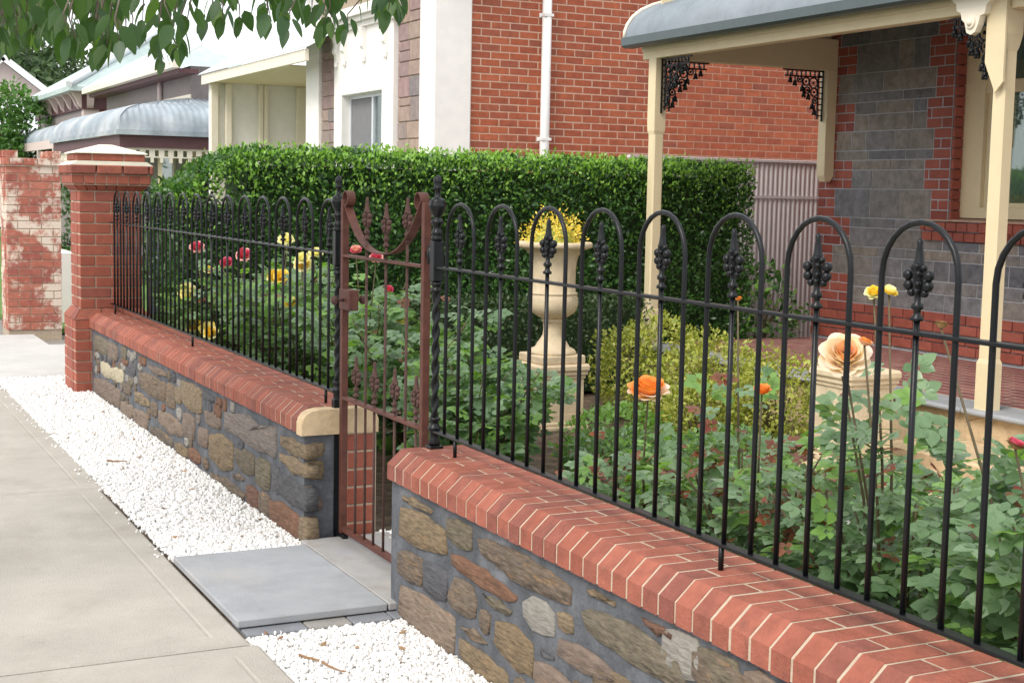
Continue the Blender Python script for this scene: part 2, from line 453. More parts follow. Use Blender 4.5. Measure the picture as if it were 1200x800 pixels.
def bricks(parent, lst, m, name='brick', bev=.004, limit=300, dist=True):
    """lst of (cx,cy,cz,sx,sy,sz). The nearest `limit` become objects, the rest one joined part."""
    if dist and len(lst) > limit:
        lst = sorted(lst, key=lambda b: (b[0] ** 2 + b[1] ** 2 + (b[2] - 1.6) ** 2))
    for b in lst[:limit]:
        j = (random.uniform(-.0012, .0012), random.uniform(-.0012, .0012), 0)
        put(name, brick_mesh(b[3:], m, bev), (b[0] + j[0], b[1] + j[1], b[2]), parent)
    if len(lst) > limit:
        mb = MB()
        for b in lst[limit:]:
            mb.box(b[0] - b[3] / 2, b[0] + b[3] / 2, b[1] - b[4] / 2, b[1] + b[4] / 2, b[2] - b[5] / 2, b[2] + b[5] / 2, bev)
        mb.build('far_' + name + 's', m, parent, kind='stuff')

def course(a0, a1, off, L=.24, gap=.01):
    """stretcher lengths along a line, returns [(c, len)]"""
    res = []
    p = a0 - off
    while p < a1 - .001:
        s, e = max(p, a0), min(p + L, a1)
        if e - s > .03:
            res.append(((s + e) / 2, e - s - gap))
        p += L
    return res

def ring_course(x0, x1, y0, y1, z0, z1, k, L=.24, gap=.009, d=.1):
    out = []
    off = 0 if k % 2 == 0 else L / 2
    zc, h = (z0 + z1) / 2, z1 - z0 - gap
    for c, l in course(x0, x1, off, L, gap):
        out.append((c, y0 + d / 2, zc, l, d, h)); out.append((c, y1 - d / 2, zc, l, d, h))
    for c, l in course(y0 + d + gap, y1 - d - gap, L / 2 - off, L, gap):
        out.append((x0 + d / 2, c, zc, d, l, h)); out.append((x1 - d / 2, c, zc, d, l, h))
    return out

def hexa(mb, lo, hi):
    """lo, hi: 4 corner points each"""
    mb.add(list(lo) + list(hi), [(0, 3, 2, 1), (4, 5, 6, 7), (0, 1, 5, 4), (1, 2, 6, 5), (2, 3, 7, 6), (3, 0, 4, 7)])

def splay_course(parent, name, m, rb, rt, z0, z1, n, gap=.008, depth=.07):
    """ring of wedge bricks between the rectangles rb (at z0) and rt (at z1); r = (x0,x1,y0,y1)"""
    def cs(r): return [(r[0], r[2]), (r[1], r[2]), (r[1], r[3]), (r[0], r[3])]
    cb, ct = cs(rb), cs(rt)
    cx, cy = (rb[0] + rb[1]) / 2, (rb[2] + rb[3]) / 2
    for s in range(4):
        b0, b1, t0, t1 = cb[s], cb[(s + 1) % 4], ct[s], ct[(s + 1) % 4]
        for i in range(n):
            lo = []; hi = []
            Lb = math.dist(b0, b1)
            f0, f1 = i / n + gap / 2 / Lb, (i + 1) / n - gap / 2 / Lb
            def P(a, b, f): return (a[0] + (b[0] - a[0]) * f, a[1] + (b[1] - a[1]) * f)
            def inn(p): return (p[0] + (cx - p[0]) * .35, p[1] + (cy - p[1]) * .35)
            q = [P(b0, b1, f0), P(b0, b1, f1)]; r = [P(t0, t1, f0), P(t0, t1, f1)]
            mb = MB()
            hexa(mb, [(*q[0], z0), (*q[1], z0), (*inn(q[1]), z0), (*inn(q[0]), z0)], [(*r[0], z1), (*r[1], z1), (*inn(r[1]), z1), (*inn(r[0]), z1)])
            mb.build(name, m, parent)

def stone(parent, poly, m, ax, face, sign, depth=.05, proud=.007, name='stone'):
    """irregular stone set in the face of a wall: polygon (u,v), rounded and roughened"""
    # resample the outline
    n = len(poly)
    pts = []
    for i in range(n):
        a, b = poly[i], poly[(i + 1) % n]
        l = math.dist(a, b)
        k = max(1, int(l / .045))
        for j in range(k):
            t = j / k
            pts.append((a[0] + (b[0] - a[0]) * t, a[1] + (b[1] - a[1]) * t))
    if len(pts) < 8:
        pts = [p for i, a in enumerate(pts) for p in (a, ((a[0] + pts[(i + 1) % len(pts)][0]) / 2, (a[1] + pts[(i + 1) % len(pts)][1]) / 2))]
    N = len(pts)
    sm = []
    for i in range(N):
        a, b, c = pts[i - 1], pts[i], pts[(i + 1) % N]
        sm.append((b[0] * .84 + (a[0] + c[0]) * .08 + random.uniform(-.006, .006), b[1] * .84 + (a[1] + c[1]) * .08 + random.uniform(-.004, .004)))
    cu = sum(p[0] for p in sm) / N; cv = sum(p[1] for p in sm) / N
    ex = []
    for (u, v) in sm:
        l = math.hypot(u - cu, v - cv) or 1
        ex.append((u + (u - cu) / l * .015, v + (v - cv) / l * .015))
    sm = ex
    def P(u, v, d):
        a = face + sign * d
        return (a, u, v) if ax == 'x' else (u, a, v)
    rings = []
    for fac, d in ((1., -depth), (1., proud * .35), (.97, proud * .9)):
        rings.append([P(cu + (u - cu) * fac, cv + (v - cv) * fac, d + (random.uniform(-.002, .003) if d > 0 else 0)) for u, v in sm])
    ring4 = [P(cu + (u - cu) * .5, cv + (v - cv) * .5, proud + random.uniform(-.005, .006)) for u, v in sm]
    rings.append(ring4)
    vs_ = [p for r in rings for p in r] + [P(cu, cv, proud + random.uniform(-.002, .006))]
    fs = [tuple(range(N))]
    for i in range(3):
        for k in range(N):
            fs.append((i * N + k, i * N + (k + 1) % N, (i + 1) * N + (k + 1) % N, (i + 1) * N + k))
    for k in range(N):
        fs.append((3 * N + k, 3 * N + (k + 1) % N, 4 * N))
    MB().add(vs_, fs, True).build(name, m, parent)

def guillotine(u0, u1, v0, v1, wmax, hmax, gap, wmin=.07, hmin=.045):
    w, h = u1 - u0, v1 - v0
    if w > wmax * random.uniform(.7, 1.2) and w > 2 * wmin and (w / wmax > h / hmax or h < 2 * hmin):
        s = u0 + w * random.uniform(.35, .65)
        return guillotine(u0, s, v0, v1, wmax, hmax, gap, wmin, hmin) + guillotine(s, u1, v0, v1, wmax, hmax, gap, wmin, hmin)
    if h > hmax * random.uniform(.7, 1.2) and h > 2 * hmin:
        s = v0 + h * random.uniform(.35, .65)
        return guillotine(u0, u1, v0, s, wmax, hmax, gap, wmin, hmin) + guillotine(u0, u1, s, v1, wmax, hmax, gap, wmin, hmin)
    return [(u0 + gap / 2, u1 - gap / 2, v0 + gap / 2, v1 - gap / 2)]

# leaf templates: (verts, faces) lying along +Y, normal +Z, length 1
def leaf_shape(w=.42, fold=.10, droop=.10, serr=0., n=3):
    v = [(0, 0, 0)]
    ts = [(i + 1) / (n + 1) for i in range(n)]
    mids = []; ls = []; rs = []
    for t in ts:
        ww = w / 2 * math.sin(math.pi * t ** .75) ** .8
        z = -droop * t * t
        mids.append(len(v)); v.append((0, t, z))
        ls.append(len(v)); v.append((-ww * (1 + serr * random.uniform(-1, 1)), t - .02, z + fold * ww * 2))
        rs.append(len(v)); v.append((ww * (1 + serr * random.uniform(-1, 1)), t - .02, z + fold * ww * 2))
    tip = len(v); v.append((0, 1, -droop))
    f = [(0, mids[0], ls[0]), (0, rs[0], mids[0])]
    for i in range(n - 1):
        f.append((mids[i], mids[i + 1], ls[i + 1], ls[i])); f.append((mids[i], rs[i], rs[i + 1], mids[i + 1]))
    f += [(mids[-1], tip, ls[-1]), (mids[-1], rs[-1], tip)]
    return np.array(v, float), f

def frames(dirs, nors):
    """orthonormal frames: columns side, dir, normal"""
    d = dirs / np.linalg.norm(dirs, axis=1, keepdims=True)
    s = np.cross(d, nors); s /= np.linalg.norm(s, axis=1, keepdims=True) + 1e-9
    n = np.cross(s, d)
    return np.stack([s, d, n], axis=2)

def leaf_cloud(name, m, pos, dirs, nors, size, tpl, parent=None, org=(0, 0, 0), **kw):
    tv, tf = tpl
    F = frames(np.asarray(dirs, float), np.asarray(nors, float))
    pos = np.asarray(pos, float) - np.array(org)
    V = np.einsum('nij,vj->nvi', F, tv) * np.asarray(size)[:, None, None] + pos[:, None, :]
    n, k = len(pos), len(tv)
    V = V.reshape(-1, 3)
    loops = np.concatenate([np.array(f) for f in tf]); lens = np.array([len(f) for f in tf])
    allL = (loops[None, :] + (np.arange(n) * k)[:, None]).ravel()
    allN = np.tile(lens, n)
    starts = np.concatenate([[0], np.cumsum(allN)[:-1]])
    me = bpy.data.meshes.new(name)
    me.vertices.add(len(V)); me.vertices.foreach_set('co', V.ravel())
    me.loops.add(len(allL)); me.loops.foreach_set('vertex_index', allL.astype(np.int32))
    me.polygons.add(len(allN)); me.polygons.foreach_set('loop_start', starts.astype(np.int32))
    me.polygons.foreach_set('use_smooth', np.ones(len(allN), bool))
    me.materials.append(MT[m])
    me.update(calc_edges=True)
    return put(name, me, org, parent, **kw)

def rand_dirs(n, base, spread):
    d = np.asarray(base, float) + rng.normal(size=(n, 3)) * spread
    return d / (np.linalg.norm(d, axis=1, keepdims=True) + 1e-9)

LEAF_S = leaf_shape(.55, .12, .12, 0, 1)
LEAF_M = leaf_shape(.52, .10, .12, .05, 2)
LEAF_L = leaf_shape(.55, .10, .16, .06, 4)

# ================================================================== SETTING
def sheet(name, x0, x1, y0, y1, z, m, label=None):
    return MB().box(x0, x1, y0, y1, z - .06, z).build(name, m, kind='structure')

sheet('ground', -260, 320, -120, 460, -.075, 'ground')
sheet('road', -14.0, -3.2, -60, 400, -.066, 'asphalt')
sheet('kerb', -3.2, -3.0, -60, 400, .01, 'concrete2')
sheet('garden_bed', 2.34, 8.2, -4, 11.4, .02, 'soil')
sheet('garden_path', 2.34, 6.0, 4.98, 6.1, .03, 'gbed')
sheet('driveway', 1.42, 30, 12.35, 14.8, .006, 'concrete2')
sheet('driveway_crossing', 1.42, 2.2, 12.31, 15.82, .012, 'concrete2')
sheet('front_lawn', 2.2, 6.3, 16.5, 60, .004, 'lawn')
sheet('gravel_bed', 1.42, 2.02, 6.04, 12.3, -.008, 'gbed')
sheet('gravel_bed', 1.38, 2.02, -2.0, 5.0, -.020, 'gbed')

# footpath: concrete bays cast one after another with open joints
fp = MB().box(-3.0, 1.41, -6, 60, -.07, -.012).build('footpath', 'soil', kind='structure')
jy = [-3.6, -.8, 1.95, 4.775, 7.62, 10.45, 13.3, 16.1, 18.9, 21.7, 24.5, 28, 32, 36]
for k in range(len(jy) - 1):
    y0, y1 = jy[k] + .009 + random.uniform(0, .003), jy[k + 1] - .009
    xr = 1.405 if k != 3 else 1.382
    for xa, xb in ((-2.99, -.64), (-.63, xr)):
        mb = MB()
        b = .012
        v = []
        for (i, z) in ((0, -.05), (0, .012 - .008), (b, .012), (.105, .0125), (.110, .0095), (.118, .0095), (.123, .0125)):
            v += [(xa + i, y0 + i, z), (xb - i, y0 + i, z), (xb - i, y1 - i, z), (xa + i, y1 - i, z)]
        f = [(0, 1, 5, 4), (1, 2, 6, 5), (2, 3, 7, 6), (3, 0, 4, 7), (4, 5, 9, 8), (5, 6, 10, 9), (6, 7, 11, 10), (7, 4, 8, 11)]
        # trowelled margin groove near the garden edge
        for r0 in range(8, 24, 4):
            for q in range(4):
                f.append((r0 + q, r0 + (q + 1) % 4, r0 + 4 + (q + 1) % 4, r0 + 4 + q))
        f.append((24, 25, 26, 27))
        mb.add(v, f)
        mb.build('concrete_slab', 'concrete', fp)

# stone threshold at the gate: sawn bluestone slabs on a slate course
ts = thing('gate_threshold', (1.7, 5.5, 0), 'smooth grey bluestone slab threshold between the white gravel and the gate', 'threshold')
MB().box(1.385, 1.968, 4.965, 5.955, .010, .040, .004).build('slab', 'slab', ts)
MB().box(1.974, 2.62, 4.965, 6.04, .010, .040, .004).build('slab', 'slabrust', ts, label='rust stained slab below the gate')
for a, b in ((1.40, 1.63), (1.635, 1.80), (1.805, 1.96), (1.965, 2.10)):
    MB().box(a, b, 4.885 + random.uniform(0, .008), 5.1, -.06, .008 - random.uniform(.001, .004), .004).build('slate_edging', 'slate', ts)

# white marble chips
ico_v = []
t_ = (1 + 5 ** .5) / 2
for a, b in ((1, t_), (-1, t_), (1, -t_), (-1, -t_)):
    ico_v += [(0, a, b), (a, b, 0), (b, 0, a)]
ico_v = np.array(ico_v) / math.hypot(1, t_)
def hull_faces():
    fs = []
    n = 12
    for i in range(n):
        for j in range(i + 1, n):
            for k in range(j + 1, n):
                a, b, c = ico_v[i], ico_v[j], ico_v[k]
                if abs(np.linalg.norm(a - b) - np.linalg.norm(b - c)) < .01 and abs(np.linalg.norm(a - b) - np.linalg.norm(a - c)) < .01 and np.linalg.norm(a - b) < 1.2:
                    nn = np.cross(b - a, c - a)
                    fs.append((i, j, k) if nn @ a > 0 else (i, k, j))
    return fs
ICO_F = hull_faces()
def pebbles(name, n, x0, x1, y0, y1, r0, r1, z, label, bias=1.):
    tv = ico_v
    u = rng.random(n)
    pos = np.stack([rng.uniform(x0, x1, n), y0 + (y1 - y0) * u ** bias, rng.normal(z, .004, n)], 1)
    q = rng.normal(size=(n, 3, 3))
    Q, _ = np.linalg.qr(q)
    s = rng.uniform(r0, r1, n)[:, None, None] * (np.array([1.25, 1.0, .7]) * rng.uniform(.75, 1.25, (n, 3)))[:, None, :]
    V = (tv[None] * (1 + rng.normal(0, .14, (n, 12, 1)))) * s
    V = np.einsum('nij,nvj->nvi', Q, V) + pos[:, None, :]
    V = V.reshape(-1, 3)
    fa = np.array(ICO_F)
    A = (fa[None] + (np.arange(n) * 12)[:, None, None]).reshape(-1, 3)
    me = bpy.data.meshes.new(name)
    me.vertices.add(len(V)); me.vertices.foreach_set('co', V.ravel())
    me.loops.add(A.size); me.loops.foreach_set('vertex_index', A.ravel().astype(np.int32))
    me.polygons.add(len(A)); me.polygons.foreach_set('loop_start', (np.arange(len(A)) * 3).astype(np.int32))
    me.materials.append(MT['pebble'])
    me.update(calc_edges=True)
    return put(name, me, (0, 0, 0), None, None, label, 'gravel', kind='stuff')
pebbles('white_gravel', 26000, 1.40, 2.03, 5.96, 12.32, .0055, .0115, .004, 'white marble gravel strip between footpath and far stone wall', 1.25)
pebbles('white_gravel', 17000, 1.385, 2.03, 2.2, 4.895, .005, .0105, -.010, 'white marble gravel in front of the near stone wall', .85)
sp_ = pebbles('spilled_gravel', 110, 1.34, 1.42, 6.0, 12.2, .004, .008, .017, 'stray white chips spilled along the footpath edge', 1.2)
pebbles('white_gravel', 5000, 2.36, 6.0, 5.0, 6.1, .006, .014, .036, 'white gravel on the garden path behind the gate', 1.)
pebbles('white_gravel', 3500, 2.36, 3.1, 1.6, 4.9, .006, .012, .026, 'scattered white gravel under the roses behind the near fence', 1.)

# leaf litter: a few curled dry leaves and a fallen twig lying on the stones
lit_spots = [(1.72, 4.62), (1.80, 4.40), (1.62, 4.70), (1.55, 4.12), (1.93, 4.72), (1.86, 4.55), (1.70, 6.7), (1.82, 7.4), (1.6, 8.1), (1.75, 8.4), (1.58, 7.0), (1.9, 7.9), (1.66, 9.3), (1.85, 9.0), (1.5, 6.4), (1.78, 6.3), (1.95, 6.6), (1.88, 10.2), (1.47, 4.9), (1.5, 4.82)]
for i, (x, y) in enumerate(lit_spots):
    L_ = leaf_shape(.5, -.25 - .1 * (i % 3), .2, .1, 3)
    mb = MB().add([(a * .035, (b - .5) * .035, c * .035 + .006) for a, b, c in L_[0]], L_[1])
    o = mb.build('fallen_leaf', 'litter', org=(0, 0, 0), label='small dry leaf fallen on the far white gravel strip' if y > 5 else 'small dry leaf fallen on the near white gravel', cat='leaf', group='dry leaves on the far gravel' if y > 5 else 'dry leaves on the near gravel')
    o.location = (x, y, .016 if y > 5 else .004); o.rotation_euler = (random.uniform(-.3, .3), random.uniform(-.3, .3), random.uniform(0, 6.28))
for (p, q, lb) in (((1.50, 4.62, .006), (1.60, 4.36, .006), 'reddish fallen twig on the gravel beside the near footpath edge'), ((1.55, 8.35, .018), (1.66, 8.28, .02), 'short brown fallen twig on the far gravel strip')):
    pts = [Vector(p).lerp(Vector(q), t / 5) + Vector((random.uniform(-.012, .012), random.uniform(-.01, .01), 0)) for t in range(6)]
    MB().tube(pts, [.0045, .005, .004, .0045, .003, .002], 6).build('fallen_twig', 'litter', label=lb, cat='twig')

# ================================================================== FRONT WALLS
STONES_R=[
('g',[(4.903, 0.469), (4.636, 0.471), (4.647, 0.453), (4.902, 0.45)]),
('g',[(4.914, 0.415), (4.717, 0.425), (4.52, 0.417), (4.501, 0.334), (4.689, 0.318), (4.936, 0.304)]),
('o',[(4.499, 0.467), (4.297, 0.475), (4.298, 0.4), (4.49, 0.401)]),
('b',[(4.935, 0.246), (4.716, 0.264), (4.72, 0.172), (4.932, 0.157)]),
('d',[(4.692, 0.26), (4.499, 0.275), (4.495, 0.172), (4.696, 0.164)]),
('r',[(4.451, 0.355), (4.313, 0.357), (4.181, 0.35), (3.953, 0.336), (3.964, 0.308), (4.11, 0.303), (4.311, 0.304), (4.439, 0.313)]),
('b',[(4.415, 0.269), (4.289, 0.27), (4.25, 0.236), (4.26, 0.178), (4.455, 0.171), (4.474, 0.194), (4.446, 0.229)]),
('p',[(4.918, 0.116), (4.683, 0.129), (4.432, 0.128), (4.427, -0.004), (4.701, -0.029), (4.913, -0.022)]),
('b',[(4.235, 0.454), (4.117, 0.468), (3.826, 0.467), (3.604, 0.455), (3.601, 0.394), (3.755, 0.385), (3.982, 0.387), (4.213, 0.407)]),
('o',[(4.187, 0.274), (4.071, 0.28), (3.987, 0.273), (4.014, 0.261), (4.128, 0.256)]),
('b',[(4.205, 0.213), (4.146, 0.216), (4.153, 0.158), (4.203, 0.161)]),
('s',[(3.898, 0.326), (3.821, 0.355), (3.703, 0.351), (3.703, 0.276), (3.817, 0.271), (3.888, 0.284)]),
('g',[(4.087, 0.211), (3.957, 0.223), (3.835, 0.209), (3.836, 0.11), (3.934, 0.108), (4.093, 0.132)]),
('b',[(4.367, 0.119), (4.262, 0.126), (4.161, 0.12), (4.221, 0.11)]),
('g',[(4.365, 0.069), (4.199, 0.065), (4.005, 0.065), (4.003, 0.006), (4.176, -0.015), (4.363, 0.016)]),
('p',[(3.804, 0.165), (3.662, 0.173), (3.582, 0.167), (3.579, 0.114), (3.74, 0.076), (3.806, 0.103)]),
('p',[(3.651, 0.283), (3.526, 0.285), (3.407, 0.284), (3.321, 0.274), (3.348, 0.243), (3.554, 0.231), (3.657, 0.23)]),
('g',[(3.663, 0.35), (3.592, 0.358), (3.582, 0.326), (3.653, 0.322)]),
('d',[(3.772, 0.219), (3.706, 0.227), (3.705, 0.208), (3.763, 0.198)]),
('o',[(3.517, 0.4), (3.424, 0.425), (3.229, 0.424), (3.067, 0.416), (2.993, 0.403), (2.99, 0.345), (3.095, 0.338), (3.252, 0.346), (3.41, 0.342), (3.499, 0.352)]),
('b',[(2.945, 0.455), (2.866, 0.468), (2.736, 0.453), (2.707, 0.433), (2.704, 0.384), (2.816, 0.371), (2.941, 0.383)]),
('g',[(3.485, 0.474), (3.351, 0.477), (3.36, 0.466), (3.475, 0.464)]),
('r',[(3.188, 0.472), (3.111, 0.472), (3.062, 0.471), (3.069, 0.461), (3.17, 0.463)]),
('g',[(3.435, 0.265), (3.284, 0.268), (3.142, 0.262), (3.14, 0.225), (3.336, 0.198), (3.442, 0.212)]),
('d',[(3.091, 0.265), (2.994, 0.285), (2.87, 0.283), (2.868, 0.244), (2.991, 0.231), (3.089, 0.229)]),
]
STONES_L=[
('o',[(11.165, 0.462), (10.634, 0.464), (10.639, 0.357), (11.171, 0.35)]),
('p',[(10.598, 0.46), (10.282, 0.458), (10.3, 0.36), (10.603, 0.354)]),
('c',[(10.903, 0.292), (10.57, 0.294), (10.574, 0.202), (10.907, 0.204)]),
('c',[(10.542, 0.284), (10.087, 0.317), (10.104, 0.227), (10.538, 0.207)]),
('p',[(11.183, 0.134), (10.797, 0.153), (10.227, 0.163), (10.233, 0.032), (10.729, 0.018), (11.19, 0.021)]),
('r',[(10.15, 0.398), (9.921, 0.397), (9.941, 0.368), (10.151, 0.364)]),
('d',[(9.877, 0.389), (9.67, 0.406), (9.691, 0.332), (9.879, 0.329)]),
('b',[(9.58, 0.371), (9.23, 0.388), (8.809, 0.386), (8.827, 0.276), (9.178, 0.264), (9.571, 0.276)]),
('b',[(10.09, 0.236), (9.831, 0.242), (9.847, 0.174), (10.08, 0.169)]),
('g',[(9.707, 0.225), (9.264, 0.221), (9.265, 0.177), (9.697, 0.155)]),
('p',[(10.163, 0.09), (9.774, 0.105), (9.789, 0.023), (10.167, -0.006)]),
('p',[(9.743, 0.096), (9.324, 0.118), (9.327, 0.016), (9.727, 0.006)]),
('b',[(8.773, 0.391), (8.546, 0.397), (8.558, 0.278), (8.776, 0.259)]),
('p',[(9.285, 0.451), (8.797, 0.466), (8.772, 0.433), (9.173, 0.42)]),
('g',[(8.522, 0.4), (8.401, 0.398), (8.402, 0.329), (8.523, 0.324)]),
('g',[(8.376, 0.459), (7.925, 0.467), (7.926, 0.33), (8.215, 0.322), (8.378, 0.338)]),
('b',[(9.207, 0.223), (9.041, 0.215), (9.043, 0.147), (9.209, 0.141)]),
('p',[(8.988, 0.198), (8.55, 0.209), (8.357, 0.192), (8.382, 0.119), (8.753, 0.107), (8.99, 0.119)]),
('b',[(9.24, 0.061), (8.911, 0.076), (8.612, 0.07), (8.628, 0.014), (8.966, 0.012), (9.23, 0.0)]),
('p',[(8.332, 0.271), (8.08, 0.28), (8.082, 0.162), (8.334, 0.15)]),
('g',[(8.553, 0.062), (8.242, 0.074), (8.243, 0.022), (8.544, 0.011)]),
('p',[(7.992, 0.232), (7.779, 0.26), (7.779, 0.163), (7.993, 0.149)]),
('r',[(8.196, 0.093), (7.951, 0.09), (7.951, 0.04), (8.197, 0.03)]),
('p',[(7.841, 0.365), (7.515, 0.365), (7.515, 0.307), (7.82, 0.297)]),
('d',[(7.882, 0.467), (7.654, 0.461), (7.654, 0.434), (7.882, 0.424)]),
('r',[(7.593, 0.463), (7.491, 0.467), (7.491, 0.441), (7.594, 0.432)]),
('g',[(7.737, 0.237), (7.535, 0.27), (7.272, 0.267), (7.28, 0.129), (7.492, 0.102), (7.738, 0.117)]),
('o',[(7.218, 0.259), (6.879, 0.273), (6.878, 0.181), (7.039, 0.162), (7.218, 0.186)]),
('s2',[(7.426, 0.414), (7.001, 0.454), (6.812, 0.434), (6.512, 0.476), (6.511, 0.327), (6.812, 0.317), (7.118, 0.326), (7.427, 0.322)]),
('o',[(6.83, 0.265), (6.614, 0.283), (6.613, 0.157), (6.83, 0.147)]),
('g',[(6.428, 0.448), (6.063, 0.459), (6.063, 0.401), (6.232, 0.396), (6.427, 0.408)]),
('g',[(6.427, 0.362), (6.047, 0.374), (6.046, 0.321), (6.231, 0.311), (6.426, 0.331)]),
('d',[(6.443, 0.267), (6.231, 0.262), (6.061, 0.265), (6.05, 0.165), (6.261, 0.166), (6.442, 0.165)]),
('d',[(6.545, 0.274), (6.459, 0.28), (6.458, 0.167), (6.544, 0.166)]),
('r',[(7.0, 0.098), (6.811, 0.102), (6.81, 0.022), (7.0, 0.016)]),
('b',[(6.774, 0.11), (6.613, 0.115), (6.612, 0.021), (6.774, 0.008)]),
('r',[(6.595, 0.108), (6.391, 0.119), (6.15, 0.119), (6.149, 0.011), (6.39, 0.007), (6.594, 0.004)]),
('b',[(7.26, 0.11), (7.058, 0.126), (7.07, 0.108), (7.239, 0.093)]),
('g',[(6.135, 0.113), (6.043, 0.118), (6.042, 0.016), (6.133, 0.005)]),
('b',[(7.716, 0.038), (7.322, 0.053), (7.039, 0.052), (7.058, 0.015), (7.407, -0.015), (7.717, -0.01)]),
]
STONES_END=[
('g',[(2.017, 0.455), (2.087, 0.457), (2.085, 0.409), (2.017, 0.4)]),
('g',[(2.02, 0.367), (2.085, 0.38), (2.089, 0.311), (2.02, 0.316)]),
('p',[(2.018, 0.258), (2.051, 0.26), (2.053, 0.221), (2.086, 0.203), (2.084, 0.174), (2.019, 0.165)]),
('g',[(2.024, 0.111), (2.049, 0.103), (2.064, 0.058), (2.05, 0.02), (2.022, 0.013)]),
]

def inside(p, poly):
    c = False
    n = len(poly)
    for i in range(n):
        (x1, y1), (x2, y2) = poly[i], poly[(i + 1) % n]
        if (y1 > p[1]) != (y2 > p[1]) and p[0] < (x2 - x1) * (p[1] - y1) / (y2 - y1) + x1:
            c = not c
    return c
def pinnings(stones, y0, y1, z0=.0, z1=.485):
    """small packing stones wedged into the wide joints between the big ones"""
    polys = []
    for _, p in stones:
        cu = sum(a for a, _b in p) / len(p); cv = sum(b for _a, b in p) / len(p)
        g = []
        for a, b in p:
            l = math.hypot(a - cu, b - cv) or 1
            g.append((a + (a - cu) / l * .032, b + (b - cv) / l * .032))
        polys.append(g)
    res = []
    for _ in range(2600):
        w, h = random.choice(((.16, .07), (.12, .05), (.09, .045), (.07, .05), (.10, .03), (.06, .028), (.05, .035), (.04, .05)))
        w *= random.uniform(.8, 1.3); h *= random.uniform(.85, 1.2)
        a, c = random.uniform(y0, y1 - w), random.uniform(z0, z1 - h)
        pts = [(a + w * i / 4, c + h * j / 2) for i in range(5) for j in range(3)]
        if any(inside(q, P) for q in pts for P in polys):
            continue
        rect = [(a, c), (a + w, c + random.uniform(-.004, .004)), (a + w, c + h), (a + random.uniform(-.004, .004), c + h)]
        if any(inside(v, [(a, c), (a + w, c), (a + w, c + h), (a, c + h)]) for P in polys for v in P):
            continue
        res.append((random.choice('dbbsor') if random.random() > .15 else 's2', rect))
        polys.append([(a - .014, c - .014), (a + w + .014, c - .014), (a + w + .014, c + h + .014), (a - .014, c + h + .014)])
    return res
def coping_wall(name, y0, y1, label, stones, endcap):
    w = thing(name, (2.17, (y0 + y1) / 2, 0), label, 'wall')
    lo, hi = min(y0, y1), max(y0, y1)
    MB().box(2.005, 2.335, lo + .02, hi - .005, -.1, .512).build('mortar_core', 'grey_mortar', w)
    for c, poly in stones:
        stone(w, poly, c, 'x', 2.005, -1)
    a0 = lo
    b1 = hi
    if endcap:
        a0 = lo + .075
    # mortar bed of the coping, then one chamfered brick after another across the wall
    prof = [(1.9866, .511), (1.9866, .5662), (2.0447, .6190), (2.2953, .6190), (2.3494, .5662), (2.3494, .511)]
    MB().prism(prof, 'y', a0 + .004, b1 - .004).build('coping_bed', 'cream_mortar', w)
    p = .0805
    n = int((b1 - a0) / p)
    p = (b1 - a0) / n
    cache = {}
    for k in range(n):
        y = b1 - (k + 1) * p if not endcap else a0 + k * p
        sp = (2.125, 2.225, 2.14, 2.205)[k % 4]
        key = k % 4
        if key not in cache:
            h = p - .0095
            front = [(1.985, .508), (1.985, .567), (2.044, .6205), (sp - .005, .6205), (sp - .005, .508)]
            back = [(sp + .005, .508), (sp + .005, .6205), (2.296, .6205), (2.351, .567), (2.351, .508)]
            fo = (2.05, 0, .508); bo = (2.28, 0, .508)
            cache[key] = (MB().prism(front, 'y', .0, h, .0018).mesh('coping_brick', 'coping', fo), fo,
                          MB().prism(back, 'y', .0, h, .0018).mesh('coping_brick', 'coping', bo), bo)
        fm, fo, bm_, bo = cache[key]
        dz = random.uniform(-.0008, .0016); dx = random.uniform(-.002, .0004)
        put('coping_brick', fm, (fo[0] + dx, y + .0047 + random.uniform(-.0012, .0012), fo[2] + dz), w, (random.uniform(-.008, .008), 0, random.uniform(-.008, .008)))
        put('coping_brick', bm_, (bo[0], y + .0042 + (.5 * p if 0 else 0), bo[2] + dz * .5), w)
    return w

def fill_stones(y0, y1, z0=.0, z1=.49):
    res = []
    for (a, b, c, d) in guillotine(y0, y1, z0, z1, .30, .15, .028):
        j = lambda: random.uniform(-.008, .008)
        res.append((random.choice('gobbpprds'), [(a + j(), c + j()), (b + j(), c + j()), (b + j(), d + j()), (a + j(), d + j())]))
    return res
_fill = fill_stones(1.02, 3.1)
STONES_R = STONES_R + pinnings(STONES_R + _fill, 3.1, 4.9)
STONES_L = STONES_L + pinnings(STONES_L, 6.15, 11.2)
wall_near = coping_wall('stone_wall', 1.0, 5.03, 'low rubble stone wall with chamfered red brick coping, nearest the camera', STONES_R + _fill, False)
wall_far = coping_wall('stone_wall', 6.07, 11.3, 'low rubble stone wall with brick coping between the gate and the capped brick pier', STONES_L, True)
for c, poly in STONES_END:
    stone(wall_far, poly, c, 'y', 6.09, -1, proud=.006)
# the gate end of the far wall: brick on the garden side, sandstone coping stop with a rounded shoulder
capp = [(1.983, .503), (1.983, .556), (1.990, .580), (2.006, .600), (2.032, .613), (2.065, .620), (2.280, .620), (2.315, .612), (2.340, .594), (2.352, .565), (2.352, .503)]
MB().prism(capp, 'y', 6.065, 6.142, .004).build('coping_end_stone', 'sand', wall_far, label='pale sandstone coping end stone with rounded shoulder')
eb = []
for k in range(6):
    z = .005 + k * .0828
    for c, l in course(2.20, 2.345, 0 if k % 2 else .07, .16):
        eb.append((c, 6.10, z + .041, l, .06, .074))
bricks(wall_far, eb, 'pier')
MB().box(2.195, 2.343, 6.074, 6.13, 0, .502).build('end_mortar', 'cream_mortar', wall_far)
